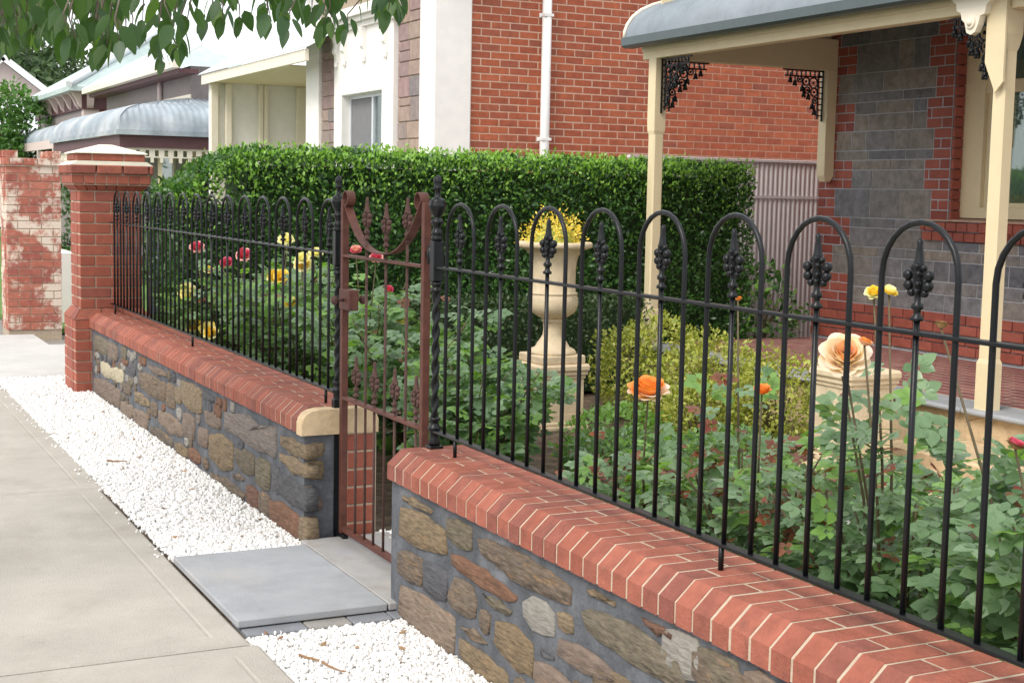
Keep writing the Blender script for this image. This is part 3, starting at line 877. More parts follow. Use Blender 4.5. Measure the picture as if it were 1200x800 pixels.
# end of the near wall
for c, poly in (('g', [(2.03, .40), (2.28, .42), (2.29, .30), (2.03, .31)]), ('b', [(2.03, .26), (2.16, .27), (2.16, .15), (2.03, .16)]), ('p', [(2.19, .26), (2.31, .26), (2.3, .14), (2.19, .15)]), ('p', [(2.03, .11), (2.3, .12), (2.3, .0), (2.03, .01)])):
    stone(wall_near, poly, c, 'y', 5.025, 1, proud=.006)

# ------------------------------------------------------------------ capped brick pier
pier = thing('brick_pier', (2.167, 11.54, 0), 'red brick gate pier with corbelled head and pale pyramid cap', 'pier')
MB().box(1.884, 2.450, 11.296, 11.786, -.1, .57).box(1.934, 2.400, 11.346, 11.736, .5, 1.68).build('mortar_core', 'cream_mortar', pier)
lst = []
for k in range(7):
    lst += ring_course(1.876, 2.458, 11.288, 11.794, .0 + k * .0815, .0815 + k * .0815, k)
for k in range(11):
    lst += ring_course(1.926, 2.408, 11.338, 11.744, .648 + k * .0822, .648 + (k + 1) * .0822, k + 1)
bricks(pier, lst, 'pier')
splay_course(pier, 'splay_brick', 'coping', (1.872, 2.462, 11.284, 11.798), (1.926, 2.408, 11.338, 11.744), .572, .648, 3)
splay_course(pier, 'corbel_brick', 'pier', (1.926, 2.408, 11.338, 11.744), (1.872, 2.462, 11.284, 11.798), 1.556, 1.610, 7)
splay_course(pier, 'header_brick', 'pier', (1.872, 2.462, 11.284, 11.798), (1.872, 2.462, 11.284, 11.798), 1.614, 1.674, 7)
MB().box(1.878, 2.456, 11.29, 11.792, 1.60, 1.72).build('head_mortar', 'cream_mortar', pier)
lst = [b[:2] + (1.718,) + b[3:5] + (.072,) for b in ring_course(1.848, 2.486, 11.262, 11.82, 1.68, 1.754, 0, .2)]
bricks(pier, lst, 'coping', 'band_brick', .010)
MB().prism([(1.852, 1.750), (1.905, 1.782), (2.43, 1.782), (2.482, 1.750)], 'y', 11.27, 11.81).build('mortar_flaunching', 'cap', pier)
bricks(pier, ring_course(1.905, 2.43, 11.31, 11.77, 1.782, 1.842, 1), 'coping', 'cap_brick', .006)
MB().box(1.915, 2.42, 11.32, 11.76, 1.77, 1.836).build('cap_mortar', 'cream_mortar', pier)
MB().add([(1.893, 11.298, 1.840), (2.442, 11.298, 1.840), (2.442, 11.782, 1.840), (1.893, 11.782, 1.840), (1.893, 11.298, 1.848), (2.442, 11.298, 1.848), (2.442, 11.782, 1.848), (1.893, 11.782, 1.848), (2.12, 11.5, 1.914), (2.21, 11.5, 1.914), (2.21, 11.58, 1.914), (2.12, 11.58, 1.914)],
         [(3, 2, 1, 0), (0, 1, 5, 4), (1, 2, 6, 5), (2, 3, 7, 6), (3, 0, 4, 7), (4, 5, 9, 8), (5, 6, 10, 9), (6, 7, 11, 10), (7, 4, 8, 11), (8, 9, 10, 11)]).build('pyramid_cap', 'cap', pier)

# ------------------------------------------------------------------ old whitewashed pier across the driveway
old = thing('brick_pier', (2.25, 16.2, 0), 'old brick pier with flaking limewash and loose bricks on top', 'pier')
MB().box(1.972, 2.518, 15.962, 16.44, -.1, 1.80).build('mortar_core', 'cream_mortar', old)
lst = []
for k in range(21):
    lst += ring_course(1.962, 2.528, 15.952, 16.45, .04 + k * .0832, .04 + (k + 1) * .0832, k)
bricks(old, lst, 'old')
bricks(old, ring_course(1.935, 2.555, 15.925, 16.478, 1.79, 1.872, 1, .14), 'old', 'cap_brick')
MB().box(1.95, 2.54, 15.94, 16.46, 1.78, 1.868).build('cap_mortar', 'cream_mortar', old)
for x, y in ((2.02, 16.03), (2.46, 16.03), (2.02, 16.36), (2.46, 16.36)):
    put('loose_brick', brick_mesh((.15, .11, .075), 'old', .005), (x, y, 1.91), old)
# plain low rendered wall further along
gw = MB().box(2.62, 2.86, 17.1, 21.5, 0, .82, .01).build('low_wall', 'white', label='low white rendered wall seen between the two brick piers', cat='wall')

# ================================================================== IRON FENCE
def arc_pts(yc, zc, r, n=12):
    return [(0, yc - r * math.cos(math.pi * i / n), zc + r * math.sin(math.pi * i / n)) for i in range(n + 1)]

def finial_mesh(m, sc=1.):
    mb = MB()
    pr = [(.006, -.012), (.0145, -.010), (.0145, -.003), (.008, .002), (.008, .012), (.0135, .016), (.0135, .024), (.007, .030), (.008, .045), (.013, .075), (.011, .098), (.014, .108), (.011, .118), (.0095, .130), (.0065, .150), (.0075, .160), (.003, .168)]
    mb.lathe(pr, (0, 0, 0), 10)
    for z, w, q in ((.050, .020, .0095), (.066, .029, .0125), (.088, .031, .0125), (.104, .014, .0085)):
        for s in (-1, 1):
            mb.sphere((0, s * w, z), q, 8, 6)
            mb.sphere((s * .010, s * w * .30, z + .004), .007, 6, 5)
    return mb.mesh('finial', m)
FIN = finial_mesh('iron'); FIN_R = finial_mesh('rust2')
FX = 2.165
def fence(name, ya, yb, centres, feet, label):
    t = thing(name, (FX, (ya + yb) / 2, .62), label, 'fence')
    lo, hi = min(ya, yb), max(ya, yb)
    MB().box(FX - .016, FX + .016, lo, hi, .684, .693, .0015).build('bottom_rail', 'iron', t)
    MB().box(FX - .015, FX + .015, lo, hi, 1.311, 1.320, .0015).build('top_rail', 'iron', t)
    hm = None
    for yc in centres:
        if hm is None:
            r = .1185
            pts = [(0, -r, 0), (0, -r, .30), (0, -r, .60), (0, -r, .752)] + arc_pts(0, .752, r, 12)[1:] + [(0, r, .60), (0, r, .30), (0, r, 0)]
            hm = MB().tube(pts, .0072, 8).mesh('hoop', 'iron')
            pm = MB().tube([(0, 0, 0), (0, 0, .66)], .0070, 8).mesh('picket', 'iron')
        ry = random.uniform(-.006, .006)
        put('hoop', hm, (FX, yc, .685), t, (ry, 0, 0))
        p = put('picket', pm, (FX, yc, .685), t)
        put('finial', FIN, (FX, yc, .685 + .668), p, (0, random.uniform(-.02, .02), random.uniform(-.15, .15)))
    for y in feet:
        MB().tube([(FX - .006, y, .617), (FX - .006, y, .69)], .0075, 8).build('foot', 'iron', t)
    return t
fence('iron_fence', .95, 4.975, [4.783 - .3435 * k for k in range(12)], (4.787, 3.067, 1.4), 'black hoop top iron fence panel on the near wall')
fence('iron_fence', 6.12, 11.32, [6.232 + .347 * k for k in range(15)], (6.246, 8.75, 11.16), 'black hoop top iron fence panel on the far wall')

def gate_post(y, low, label):
    t = thing('gate_post', (FX, y, 0 if low else .62), label, 'post')
    c = (FX, y, 0)
    if low:
        MB().box(FX - .021, FX + .021, y - .021, y + .021, .02, .66, .003).build('lower_tube', 'iron', t)
    else:
        MB().box(FX - .027, FX + .027, y - .027, y + .027, .619, .632, .002).build('base_plate', 'iron', t)
    z0 = .632
    pr = [(.022, z0), (.024, .645), (.018, .66), (.019, .685), (.026, .695), (.026, .704), (.018, .71), (.017, .725), (.022, .73), (.022, .738), (.016, .742)]
    MB().lathe(pr, c, 14).build('foot_turning', 'iron', t)
    mb = MB(); n = 12; K = 90
    for i in range(K + 1):
        z = .742 + (1.222 - .742) * i / K
        tw = i / K * 2 * math.pi * 3.6
        for k in range(n):
            a = 2 * math.pi * k / n
            rr = .0135 + .0035 * math.cos(2 * (a - tw))
            mb.v.append((FX + rr * math.cos(a), y + rr * math.sin(a), z))
    for i in range(K):
        for k in range(n):
            mb.f.append([i * n + k, i * n + (k + 1) % n, (i + 1) * n + (k + 1) % n, (i + 1) * n + k]); mb.sm.append(True); mb.mi.append(0)
    mb.build('twisted_shaft', 'iron', t)
    MB().lathe([(.016, 1.220), (.022, 1.224), (.022, 1.232), (.017, 1.236), (.017, 1.244), (.023, 1.248), (.023, 1.256), (.014, 1.262)], c, 14).build('collar', 'iron', t)
    MB().box(FX - .021, FX + .021, y - .021, y + .021, 1.262, 1.415, .003).build('block', 'iron', t)
    MB().lathe([(.016, 1.413), (.023, 1.420), (.023, 1.428), (.018, 1.434), (.023, 1.441), (.023, 1.448), (.017, 1.456), (.014, 1.468), (.020, 1.476), (.025, 1.484), (.025, 1.490), (.016, 1.497), (.013, 1.505),
                (.020, 1.512), (.029, 1.528), (.034, 1.544), (.034, 1.552), (.029, 1.560), (.030, 1.566), (.020, 1.574), (.011, 1.580), (.0095, 1.606), (.016, 1.611), (.016, 1.617), (.012, 1.621), (.0165, 1.634), (.0155, 1.647), (.009, 1.657), (.002, 1.662)], c, 16).build('turned_finial', 'iron', t)
    return t
gate_post(4.995, False, 'black iron post with twisted shaft and turned finial standing on the near wall end')
gate_post(6.105, True, 'black iron post beside the gate latch at the end of the far wall')

# ------------------------------------------------------------------ gate
g = thing('garden_gate', (FX, 5.55, .05), 'rust red iron garden gate with curved top strap and spear pickets', 'gate')
GY0, GY1 = 5.085, 6.035
MB().box(FX - .015, FX + .015, GY1 - .030, GY1, .06, 1.56, .002).build('stile', 'rust', g)
MB().box(FX - .015, FX + .015, GY0, GY0 + .030, .06, 1.56, .002).build('stile', 'rust', g)
for n_, z, h in (('top_rail', 1.306, .011), ('middle_rail', .672, .012), ('bottom_rail', .074, .018)):
    MB().box(FX - .018, FX + .018, GY0 + .03, GY1 - .03, z, z + h, .0015).build(n_, 'rust', g)
# scrolled strap: sags between the stiles and curls over at both ends
mb = MB()
yc = (GY0 + GY1) / 2
pts = []
for i in range(25):
    u = -1 + 2 * i / 24
    y = yc + u * (.445 - .0)
    z = 1.338 + .225 * (abs(u) ** 2.6)
    pts.append((y, z))
def curl(y, z, s):
    return [(y + s * (.034 - .034 * math.cos(a)) * 1.0, z + .034 * math.sin(a)) for a in [math.pi * k / 8 for k in range(1, 13)]]
L0 = curl(pts[-1][0], pts[-1][1], -1)
L1 = curl(pts[0][0], pts[0][1], 1)
line = L1[::-1] + pts + L0
hw = .019
for (y, z) in line:
    mb.v += [(FX - hw, y, z), (FX + hw, y, z)]
th = .005
nl = len(line)
for i, (y, z) in enumerate(line):
    a = line[max(i - 1, 0)]; b = line[min(i + 1, nl - 1)]
    ty, tz = b[0] - a[0], b[1] - a[1]; l = math.hypot(ty, tz) or 1
    mb.v += [(FX - hw, y - tz / l * th, z + ty / l * th), (FX + hw, y - tz / l * th, z + ty / l * th)]
for i in range(nl - 1):
    a = 2 * i; o_ = 2 * nl
    for q in ([a, a + 1, a + 3, a + 2], [o_ + a, o_ + a + 2, o_ + a + 3, o_ + a + 1], [a, a + 2, o_ + a + 2, o_ + a], [a + 1, o_ + a + 1, o_ + a + 3, a + 3]):
        mb.f.append(q); mb.sm.append(False); mb.mi.append(0)
mb.build('scrolled_strap', 'rust', g)
tall = [(5.745, 1.40), (5.521, 1.378), (5.291, 1.404)]
for y, z in tall:
    p = MB().tube([(FX, y, .08), (FX, y, z)], .0062, 8).build('picket', 'rust2', g)
    put('finial', FIN_R, (FX, y, z + .004), p)
for y in (5.862, 5.638, 5.407, 5.18):
    p = MB().tube([(FX, y, .08), (FX, y, .708)], .0062, 8).build('picket', 'rust2', g)
    put('finial', FIN_R, (FX, y, .712), p)
lb = MB().box(FX - .022, FX + .022, 5.90, 6.03, 1.075, 1.165, .003).build('lock_box', 'rust', g)
for s in (-1, 1):
    mb = MB().tube([(FX + s * .020, 5.965, 1.118), (FX + s * .055, 5.965, 1.118)], .007, 8)
    mb.sphere((FX + s * .066, 5.965, 1.118), (.017, .021, .021), 10, 8)
    mb.build('knob', 'rust2', lb)
for z in (1.36, .30):
    MB().tube([(FX - .0, 5.06, z - .035), (FX, 5.06, z + .035)], .012, 8).box(FX - .008, FX + .008, 5.02, 5.09, z - .01, z + .01).build('hinge', 'iron', g)
MB().box(FX - .012, FX + .012, 5.98, 6.075, .028, .06, .002).build('gate_stop', 'iron', g)

# ================================================================== HOUSES
def corrugated(mb, A, e_dir, length, d_dir, prof, pitch=.076, amp=.009, per=4, clip=None):
    """sheet: eave from A along e_dir; prof = [(distance along d_dir, height)]; clip(s, d) -> (s0, s1) trims hips"""
    A = Vector(A); e = Vector(e_dir); d = Vector(d_dir)
    n = max(2, int(length / pitch * per))
    base = len(mb.v)
    for i in range(n + 1):
        s = length * i / n
        w = amp * math.sin(2 * math.pi * s / pitch)
        for (q, z) in prof:
            ss = s
            if clip:
                lo, hi = clip(q)
                ss = min(max(s, lo), hi)
            p = A + e * ss + d * q
            mb.v.append((p.x, p.y, p.z + z + w))
    k = len(prof)
    for i in range(n):
        for j in range(k - 1):
            a = base + i * k + j
            mb.f.append([a, a + 1, a + k + 1, a + k]); mb.sm.append(True); mb.mi.append(0)
    return mb

def bx(mb, c, du, dv, dn, hu, hv, hn):
    """box in an arbitrary frame"""
    c = Vector(c); U = Vector(du) * hu; V = Vector(dv) * hv; N = Vector(dn) * hn
    lo = [c - U - V - N, c + U - V - N, c + U + V - N, c - U + V - N]
    hi = [c - U - V + N, c + U - V + N, c + U + V + N, c - U + V + N]
    hexa(mb, lo, hi)

def lace_bracket(parent, corner, du, size=.44, m='iron'):
    """cast iron corner bracket: two square-pierced bars, scrolls and leaf drops"""
    mb = MB(); c = Vector(corner); U = Vector(du); Z = Vector((0, 0, 1)); T = U.cross(Z); h = .006
    def P(u, v): return c + U * u - Z * v
    for k in range(2):
        o = .008 + .05 * k
        bx(mb, P(size / 2, o), U, Z, T, size / 2 - (.0 if k == 0 else .02), .006, h)
        bx(mb, P(o, size / 2), U, Z, T, .006, size / 2 - (.0 if k == 0 else .02), h)
    for i in range(1, 9):
        a = size * i / 9
        bx(mb, P(a, .033), U, Z, T, .005, .03, h); bx(mb, P(.033, a), U, Z, T, .03, .005, h)
    def ring(u, v, r, n=10):
        for i in range(n):
            a0, a1 = 2 * math.pi * i / n, 2 * math.pi * (i + 1) / n
            p, q = P(u + r * math.cos(a0), v + r * math.sin(a0)), P(u + r * math.cos(a1), v + r * math.sin(a1))
            d = (q - p); bx(mb, (p + q) / 2, d.normalized(), d.normalized().cross(T), T, d.length / 2 + .003, .005, h)
    for (u, v, r) in ((.11, .11, .045), (.19, .10, .036), (.10, .19, .036), (.175, .175, .028), (.26, .085, .026), (.085, .26, .026)):
        ring(u, v, r)
        mb.sphere(P(u, v), (.013, .013, .013), 6, 4)
    for (u, v) in ((.23, .16), (.16, .23), (.31, .115), (.115, .31), (.21, .21), (.36, .09), (.09, .36)):
        mb.sphere(P(u, v), (.019, .019, .024), 6, 5); mb.sphere(P(u + .014, v + .018), .012, 6, 4); mb.sphere(P(u - .012, v + .020), .012, 6, 4)
        bx(mb, P(u, v - .03), U, Z, T, .004, .03, h)
    mb.build('lace_bracket', m, parent)

# ------------------------------------------------------------------ the stone villa with the verandah
XH, XV = 8.2, 6.38
V = thing('stone_villa', (8.2, 8, 0), 'bluestone villa with brick quoins and a cream verandah with black iron lace', 'house')
WY0, WY1, WZ0, WZ1 = 7.2, 8.58, 1.45, 3.05        # window opening
MB().box(XH + .004, XH + .35, 8.72, 10.35, .0, 4.3).box(XH + .004, XH + .35, 2.0, 7.06, .0, 4.3).box(XH + .004, XH + .35, 7.06, 8.72, .0, 1.28).box(XH + .004, XH + .35, 7.06, 8.72, 3.2, 4.3).build('wall_core', 'pale_point', V)
MB().box(XH + .35, 16, 10.0, 10.35, 0, 4.3).box(XH + 1.6, XH + 1.7, 6.6, 9.2, .2, 3.4).build('side_wall', 'nbrick', V)
BH = .0817
z_b = [.47 + .245 * k for k in range(13)]
hb = []
for k in range(46):                                      # brick quoins, toothed every three courses
    z = .388 + k * BH
    if z > 4.2: break
    band = int((z + .04 - .715) // .245)
    wide = band % 2 == 0
    plinth = z < .66
    zc = z + BH / 2
    end = 9.90 if wide else 10.12
    if not plinth:
        for c, l in course(end, 10.355, 0 if k % 2 else .12):
            hb.append((XH + .05, c, zc, .10, l, BH - .008))
        if 1.44 < z < 3.2:
            e2 = 9.01 if wide else 8.92
            for c, l in course(8.72, e2, .0 if k % 2 else .12, .235):
                hb.append((XH + .05, c, zc, .10, l, BH - .008))
            hb.append((XH + .05, 8.70, zc, .095, .026, BH - .008))
            e3 = 6.80 if wide else 6.90
            for c, l in course(e3, 7.06, 0 if k % 2 else .12, .235):
                hb.append((XH + .05, c, zc, .10, l, BH - .008))
    else:
        for c, l in course(4.6, 10.37, 0 if k % 2 else .12):
            hb.append((XH + .03, c, zc, .10, l, BH - .008))
sb = []
for z in (1.288, 1.366):
    for c, l in course(6.85, 9.0, .03 if z > 1.3 else .0, .118):
        sb.append((XH + .03, c, z + .036, .12, l, .068))
bricks(V, hb, 'hbrick', 'brick')
bricks(V, sb, 'hbrick', 'sill_brick')
MB().prism([(XH - .045, 1.446), (XH + .2, 1.446), (XH + .2, 1.475), (XH - .045, 1.455)], 'y', 6.86, 9.0).build('sill_slab', 'pink_mortar', V)
# reveals
rv = []
for k in range(20):
    z = 1.46 + k * BH
    if z > 3.1: break
    rv.append((XH + .13, 8.735, z + BH / 2, .15, .04, BH - .008)); rv.append((XH + .13, 7.045, z + BH / 2, .15, .04, BH - .008))
bricks(V, rv, 'hbrick', 'reveal_brick')
# ashlar, laid in bands that tooth with the quoins
for i in range(14):
    z0, z1 = .715 + .245 * i, .715 + .245 * (i + 1)
    if z0 > 4.0: break
    wide = i % 2 == 0
    ya = 9.90 if wide else 10.12
    segs = []
    if z1 <= 1.3 or z0 > 3.15:
        segs = [(5.6, ya)]
    elif z0 < 1.3:
        segs = [(9.0, ya), (5.6, 6.86)]
    else:
        segs = [((9.01 if wide else 8.92), ya), (5.6, (6.80 if wide else 6.90))]
    for (a, b) in segs:
        cut = [z0, z1] if random.random() < .4 else [z0, z0 + .245 * random.choice((.33, .42, .58, .66)), z1]
        for v0, v1 in zip(cut, cut[1:]):
            u = a
            while u < b - .01:
                l = random.choice((.16, .24, .32, .38, .46, .55)) * (1.15 if v1 - v0 > .15 else 1)
                u1 = b if b - (u + l) < .14 else u + l
                MB().box(XH - .004 + random.uniform(0, .005), XH + .09, u + .004, u1 - .004, v0 + .004, v1 - .004, .003).build('ashlar_stone', 'ashlar', V)
                u = u1
for (u0, u1, z) in ((6.86, 9.0, 1.24),):
    for c, l in course(u0, u1, .1, .4):
        MB().box(XH, XH + .09, c - l / 2, c + l / 2, 1.21, 1.283, .004).build('ashlar_stone', 'ashlar', V)
# sash window
wf = MB()
wf.box(XH + .10, XH + .17, WY1 - .10, WY1 + .13, 1.476, 3.12).box(XH + .10, XH + .17, WY0 - .13, WY0 + .10, 1.476, 3.12)
wf.box(XH + .101, XH + .171, WY0 + .10, WY1 - .10, 1.476, 1.56).box(XH + .101, XH + .171, WY0 + .10, WY1 - .10, 3.0, 3.12)
wfo = wf.build('window', 'cream', V)
sf = MB()
for z0, z1 in ((1.56, 2.50), (2.44, 3.0)):
    dx = 0 if z0 > 2 else .022
    for (a, b) in ((WY1 - .16, WY1 - .10), (WY0 + .10, WY0 + .16)):
        sf.box(XH + .112 + dx, XH + .14 + dx, a, b, z0, z1, .004)
    sf.box(XH + .113 + dx, XH + .139 + dx, WY0 + .16, WY1 - .16, z0, z0 + .10, .004); sf.box(XH + .113 + dx, XH + .139 + dx, WY0 + .16, WY1 - .16, z1 - .05, z1, .004)
sf.build('sash', 'cream', wfo)
MB().box(XH + .126, XH + .130, WY0 + .15, WY1 - .15, 1.6, 3.0).build('pane', 'glass', wfo)
mb = MB()
n = 60
for i in range(n + 1):
    y = WY0 + .05 + (WY1 - WY0 - .1) * i / n
    x = XH + .26 + .018 * math.sin(i * 1.25) + .008 * math.sin(i * .37)
    mb.v += [(x, y, 1.45), (x, y, 3.1)]
for i in range(n):
    mb.f.append([2 * i, 2 * i + 2, 2 * i + 3, 2 * i + 1]); mb.sm.append(True); mb.mi.append(0)
mb.build('curtain', 'curtain', wfo)
# verandah floor
MB().box(6.33, XH + .05, 3.0, 10.32, -.05, .325).build('verandah_base', 'sand', V)
for c, l in course(3.0, 10.34, .2, .92, .008):
    MB().box(6.265, 6.60, c - l / 2, c + l / 2, .327, .362, .012).build('slate_edging', 'slab', V)
pv = []
rows = int((XH - 6.6) / .115)
for r in range(rows + 1):
    x = 6.605 + r * .115
    for c, l in course(3.0, 10.34, .115 if r % 2 else 0, .23, .012):
        pv.append((x + .052, c, .343, .103, l, .042))
MB().box(6.6, XH + .02, 3.0, 10.33, .30, .3625).build('paving_bed', 'cream_mortar', V)
bricks(V, pv, 'paver', 'paver', .004)
# steps
MB().box(5.78, 6.33, 5.0, 6.62, -.05, .165, .015).build('step', 'sand', V)
MB().box(5.60, 5.78, 5.0, 6.62, -.05, .06, .015).build('step', 'sand', V)
# posts with stop-chamfered shafts and wider heads
def vpost(x, y, z0, z1, half=False, head=1.04):
    mb = MB()
    w = .054
    ring = [(w, z0), (w, z0 + .28), (w * .9, z0 + .31), (w * .9, z1 - .62), (w, z1 - .59), (w * head, z1 - .52), (w * head, z1)]
    if half:
        ring = [(w * .7, z0), (w, z0 + .05), (w, z1)]
    ch = .012
    base = len(mb.v)
    for (r, z) in ring:
        c = ch if r < w * .95 else .004
        for (sx, sy) in ((1, 1), (-1, 1), (-1, -1), (1, -1)):
            a = (x + sx * r, y + sy * (r - c), z); b = (x + sx * (r - c), y + sy * r, z)
            mb.v += [a, b] if sx * sy > 0 else [b, a]
    for i in range(len(ring) - 1):
        for k in range(8):
            a = i * 8 + k; b = i * 8 + (k + 1) % 8
            mb.f.append([a, b, b + 8, a + 8]); mb.sm.append(False); mb.mi.append(0)
    mb.f.append(list(range(8))); mb.sm.append(False); mb.mi.append(0)
    mb.f.append([(len(ring) - 1) * 8 + k for k in range(8)]); mb.sm.append(False); mb.mi.append(0)
    mb.build('verandah_post', 'cream', V)
vpost(XV, 10.20, .36, 2.725)
vpost(XV, 6.37, .36, 3.1, head=1.22)
vpost(XH - .055, 10.20, 1.755, 2.72, True)
MB().box(XV - .05, XV + .05, 6.44, 10.36, 2.722, 2.93, .004).box(XV - .062, XV - .052, 6.44, 10.36, 2.785, 2.93).build('fascia_beam', 'cream', V)
MB().box(XV - .05, XV + .05, 3.0, 6.30, 2.722, 2.93, .004).build('fascia_beam', 'cream', V)
MB().box(XV + .053, XH, 10.15, 10.25, 2.72, 2.99, .004).build('side_beam', 'cream', V)
MB().box(XV + .053, XH, 10.252, 10.262, 2.90, 3.40).build('end_panel', 'cream', V)
gp = [(6.15, 2.895), (6.15, 2.83), (6.18, 2.812), (6.26, 2.812), (6.305, 2.84), (6.305, 2.90)]
MB().prism(gp, 'y', 3.0, 10.42).build('gutter', 'gutter', V)
prof = [(0, 0), (.006, .06), (.03, .12), (.08, .185), (.16, .245), (.27, .295), (.45, .35), (.8, .43), (1.3, .53), (2.03, .68)]
mb = MB(); corrugated(mb, (6.19, 3.0, 2.885), (0, 1, 0), 7.44, (1, 0, 0), prof); mb.build('bullnose_roof', 'roof', V)
MB().tube([(6.19 + q, 10.44, 2.893 + z) for q, z in prof], .016, 6).build('roof_edge_trim', 'cream2', V)
mb = MB(); corrugated(mb, (7.7, 2.0, 4.3), (0, 1, 0), 8.6, (1, 0, 0), [(0, 0), (4.5, 2.4)]); mb.build('main_roof', 'roof', V)
MB().box(7.75, 8.2, 2.0, 10.5, 4.22, 4.29).build('eave_soffit', 'cream', V)
# scalloped timber fretwork above the near post with a turned boss
fr = [(6.72, 3.10), (6.72, 2.86), (6.70, 2.80), (6.66, 2.775), (6.655, 2.735), (6.62, 2.72), (6.61, 2.68), (6.585, 2.66), (6.565, 2.60), (6.53, 2.585), (6.495, 2.60), (6.475, 2.64), (6.46, 2.69), (6.425, 2.70), (6.415, 2.75), (6.385, 2.77), (6.37, 2.82), (6.33, 2.86), (6.33, 3.10)]
MB().prism(fr, 'x', XV - .13, XV - .085).build('fretwork_board', 'cream2', V)
mb = MB().tube([(XV - .13, 6.53, 2.655), (XV - .142, 6.53, 2.655)], [.036, .033], 14)
mb.sphere((XV - .142, 6.53, 2.655), (.018, .02, .02), 10, 6)
mb.build('boss', 'cream2', V)
MB().prism([(6.30, 3.1), (6.30, 2.30), (6.36, 2.24), (6.45, 2.42), (6.45, 3.1)], 'x', XV - .084, XV - .07).build('post_cheek', 'cream', V)
lace_bracket(V, (XV, 10.14, 2.718), (0, -1, 0), .44)
lace_bracket(V, (XV + .06, 10.20, 2.718), (1, 0, 0), .44)
lace_bracket(V, (XH - .112, 10.20, 2.718), (-1, 0, 0), .44)
lace_bracket(V, (XV, 6.44, 2.718), (0, 1, 0), .40)

# ------------------------------------------------------------------ red brick neighbour across the driveway
NY, NX = 14.8, 6.36
Nb = thing('brick_house', (8, 16, 0), 'red brick house beyond the hedge with white corner render and stone bay', 'house')
MB().box(6.5, 14.5, NY + .003, NY + .3, 0, 4.5).build('side_wall_core', 'pink_mortar', Nb)
lst = []
nh = .0832
for k in range(54):
    z = .02 + k * nh
    for c, l in course(6.80, 14.0, 0 if k % 2 else .12, .24, .012):
        lst.append((c, NY + .05, z + nh / 2, l, .10, nh - .012))
vis = [b for b in lst if b[2] > 1.75 and b[2] < 3.95 and b[0] < 12]
rest = [b for b in lst if not (b[2] > 1.75 and b[2] < 3.95 and b[0] < 12)]
vis.sort(key=lambda b: math.dist(b[:3], (0, 0, 1.6)))
bricks(Nb, vis[:300], 'nbrick')
mb = MB()
for b in vis[300:] + rest:
    mb.box(b[0] - b[3] / 2, b[0] + b[3] / 2, b[1] - b[4] / 2, b[1] + b[4] / 2, b[2] - b[5] / 2, b[2] + b[5] / 2, 0)
mb.build('far_bricks', 'nbrick', Nb, kind='stuff')
MB().box(NX - .02, 6.79, NY - .03, 15.20, 0, 4.5, .01).build('corner_pilaster', 'white', Nb)
dp = MB().tube([(7.72, NY - .05, .1), (7.72, NY - .05, 4.4)], .055, 12)
dp.build('downpipe', 'whitep', Nb)
for z in (2.2, 3.6):
    MB().box(7.645, 7.795, NY - .012, NY + .0, z, z + .05).box(7.66, 7.78, NY - .108, NY - .012, z + .01, z + .04).build('pipe_bracket', 'whitep', Nb)
# stone bay facing the street
MB().box(NX + .02, NX + .35, 15.1, 16.2, 0, 4.5).box(NX + .02, NX + .35, 17.75, 19.2, 0, 4.5).box(NX + .02, NX + .35, 16.2, 17.75, 0, .9).box(NX + .02, NX + .35, 16.2, 17.75, 2.85, 4.5).build('bay_wall_core', 'cream_mortar', Nb)
for (a, b) in ((15.21, 15.90), (17.99, 18.66)):
    z = 0.0
    while z < 4.4:
        h = random.choice((.17, .2, .24, .28))
        for (u0, u1, v0, v1) in guillotine(a, b, z, z + h, .5, .3, 0, .2, .12):
            MB().box(NX, NX + .1, u0 + .007, u1 - .007, v0 + .007, v1 - .007, .006).build('bay_stone', 'nstone', Nb)
        z += h
MB().box(NX - .04, NX + .2, 18.67, 19.2, 0, 4.5, .008).build('corner_pilaster', 'white', Nb)
MB().box(NX - .06, NX + .2, 15.91, 16.27, 0, 3.72, .008).box(NX - .06, NX + .2, 17.70, 17.98, 0, 3.72, .008).box(NX - .058, NX + .2, 16.271, 17.699, 2.80, 3.718, .008).box(NX - .058, NX + .2, 16.271, 17.699, .7, .95, .008).build('window_surround', 'white', Nb)
mb = MB()
for i, (o, z0, z1) in enumerate(((.10, 3.60, 3.66), (.16, 3.663, 3.72), (.22, 3.723, 3.80), (.14, 3.803, 3.86))):
    mb.box(NX - o, NX + .2, 15.86 - o * .4, 18.03 + o * .4, z0, z1)
mb.build('cornice', 'white', Nb)
for y in (16.12, 16.85, 17.55, 17.86):
    mb = MB().prism([(NX - .14, 3.59), (NX - .06, 3.59), (NX - .06, 3.22), (NX - .085, 3.22), (NX - .09, 3.32), (NX - .12, 3.36), (NX - .10, 3.45)], 'y', y - .045, y + .045)
    mb.sphere((NX - .075, y, 3.20), (.03, .04, .045), 8, 6)
    mb.build('corbel', 'white', Nb)
w2 = MB().box(NX + .06, NX + .11, 16.271, 16.31, .95, 2.80).box(NX + .06, NX + .11, 17.66, 17.70, .95, 2.80).box(NX + .061, NX + .109, 16.31, 17.66, 2.755, 2.80).box(NX + .061, NX + .109, 16.31, 17.66, .95, .99).box(NX + .055, NX + .105, 16.84, 16.90, .99, 2.755).build('window', 'alum', Nb)
MB().box(NX + .075, NX + .08, 16.91, 17.65, .99, 2.75).build('flyscreen', 'screen', w2)
MB().box(NX + .08, NX + .085, 16.32, 16.83, .99, 2.75).build('pane', 'glass', w2)
MB().box(NX + .15, NX + .16, 16.28, 17.70, .95, 2.82).build('blind', 'roofwhite', w2)
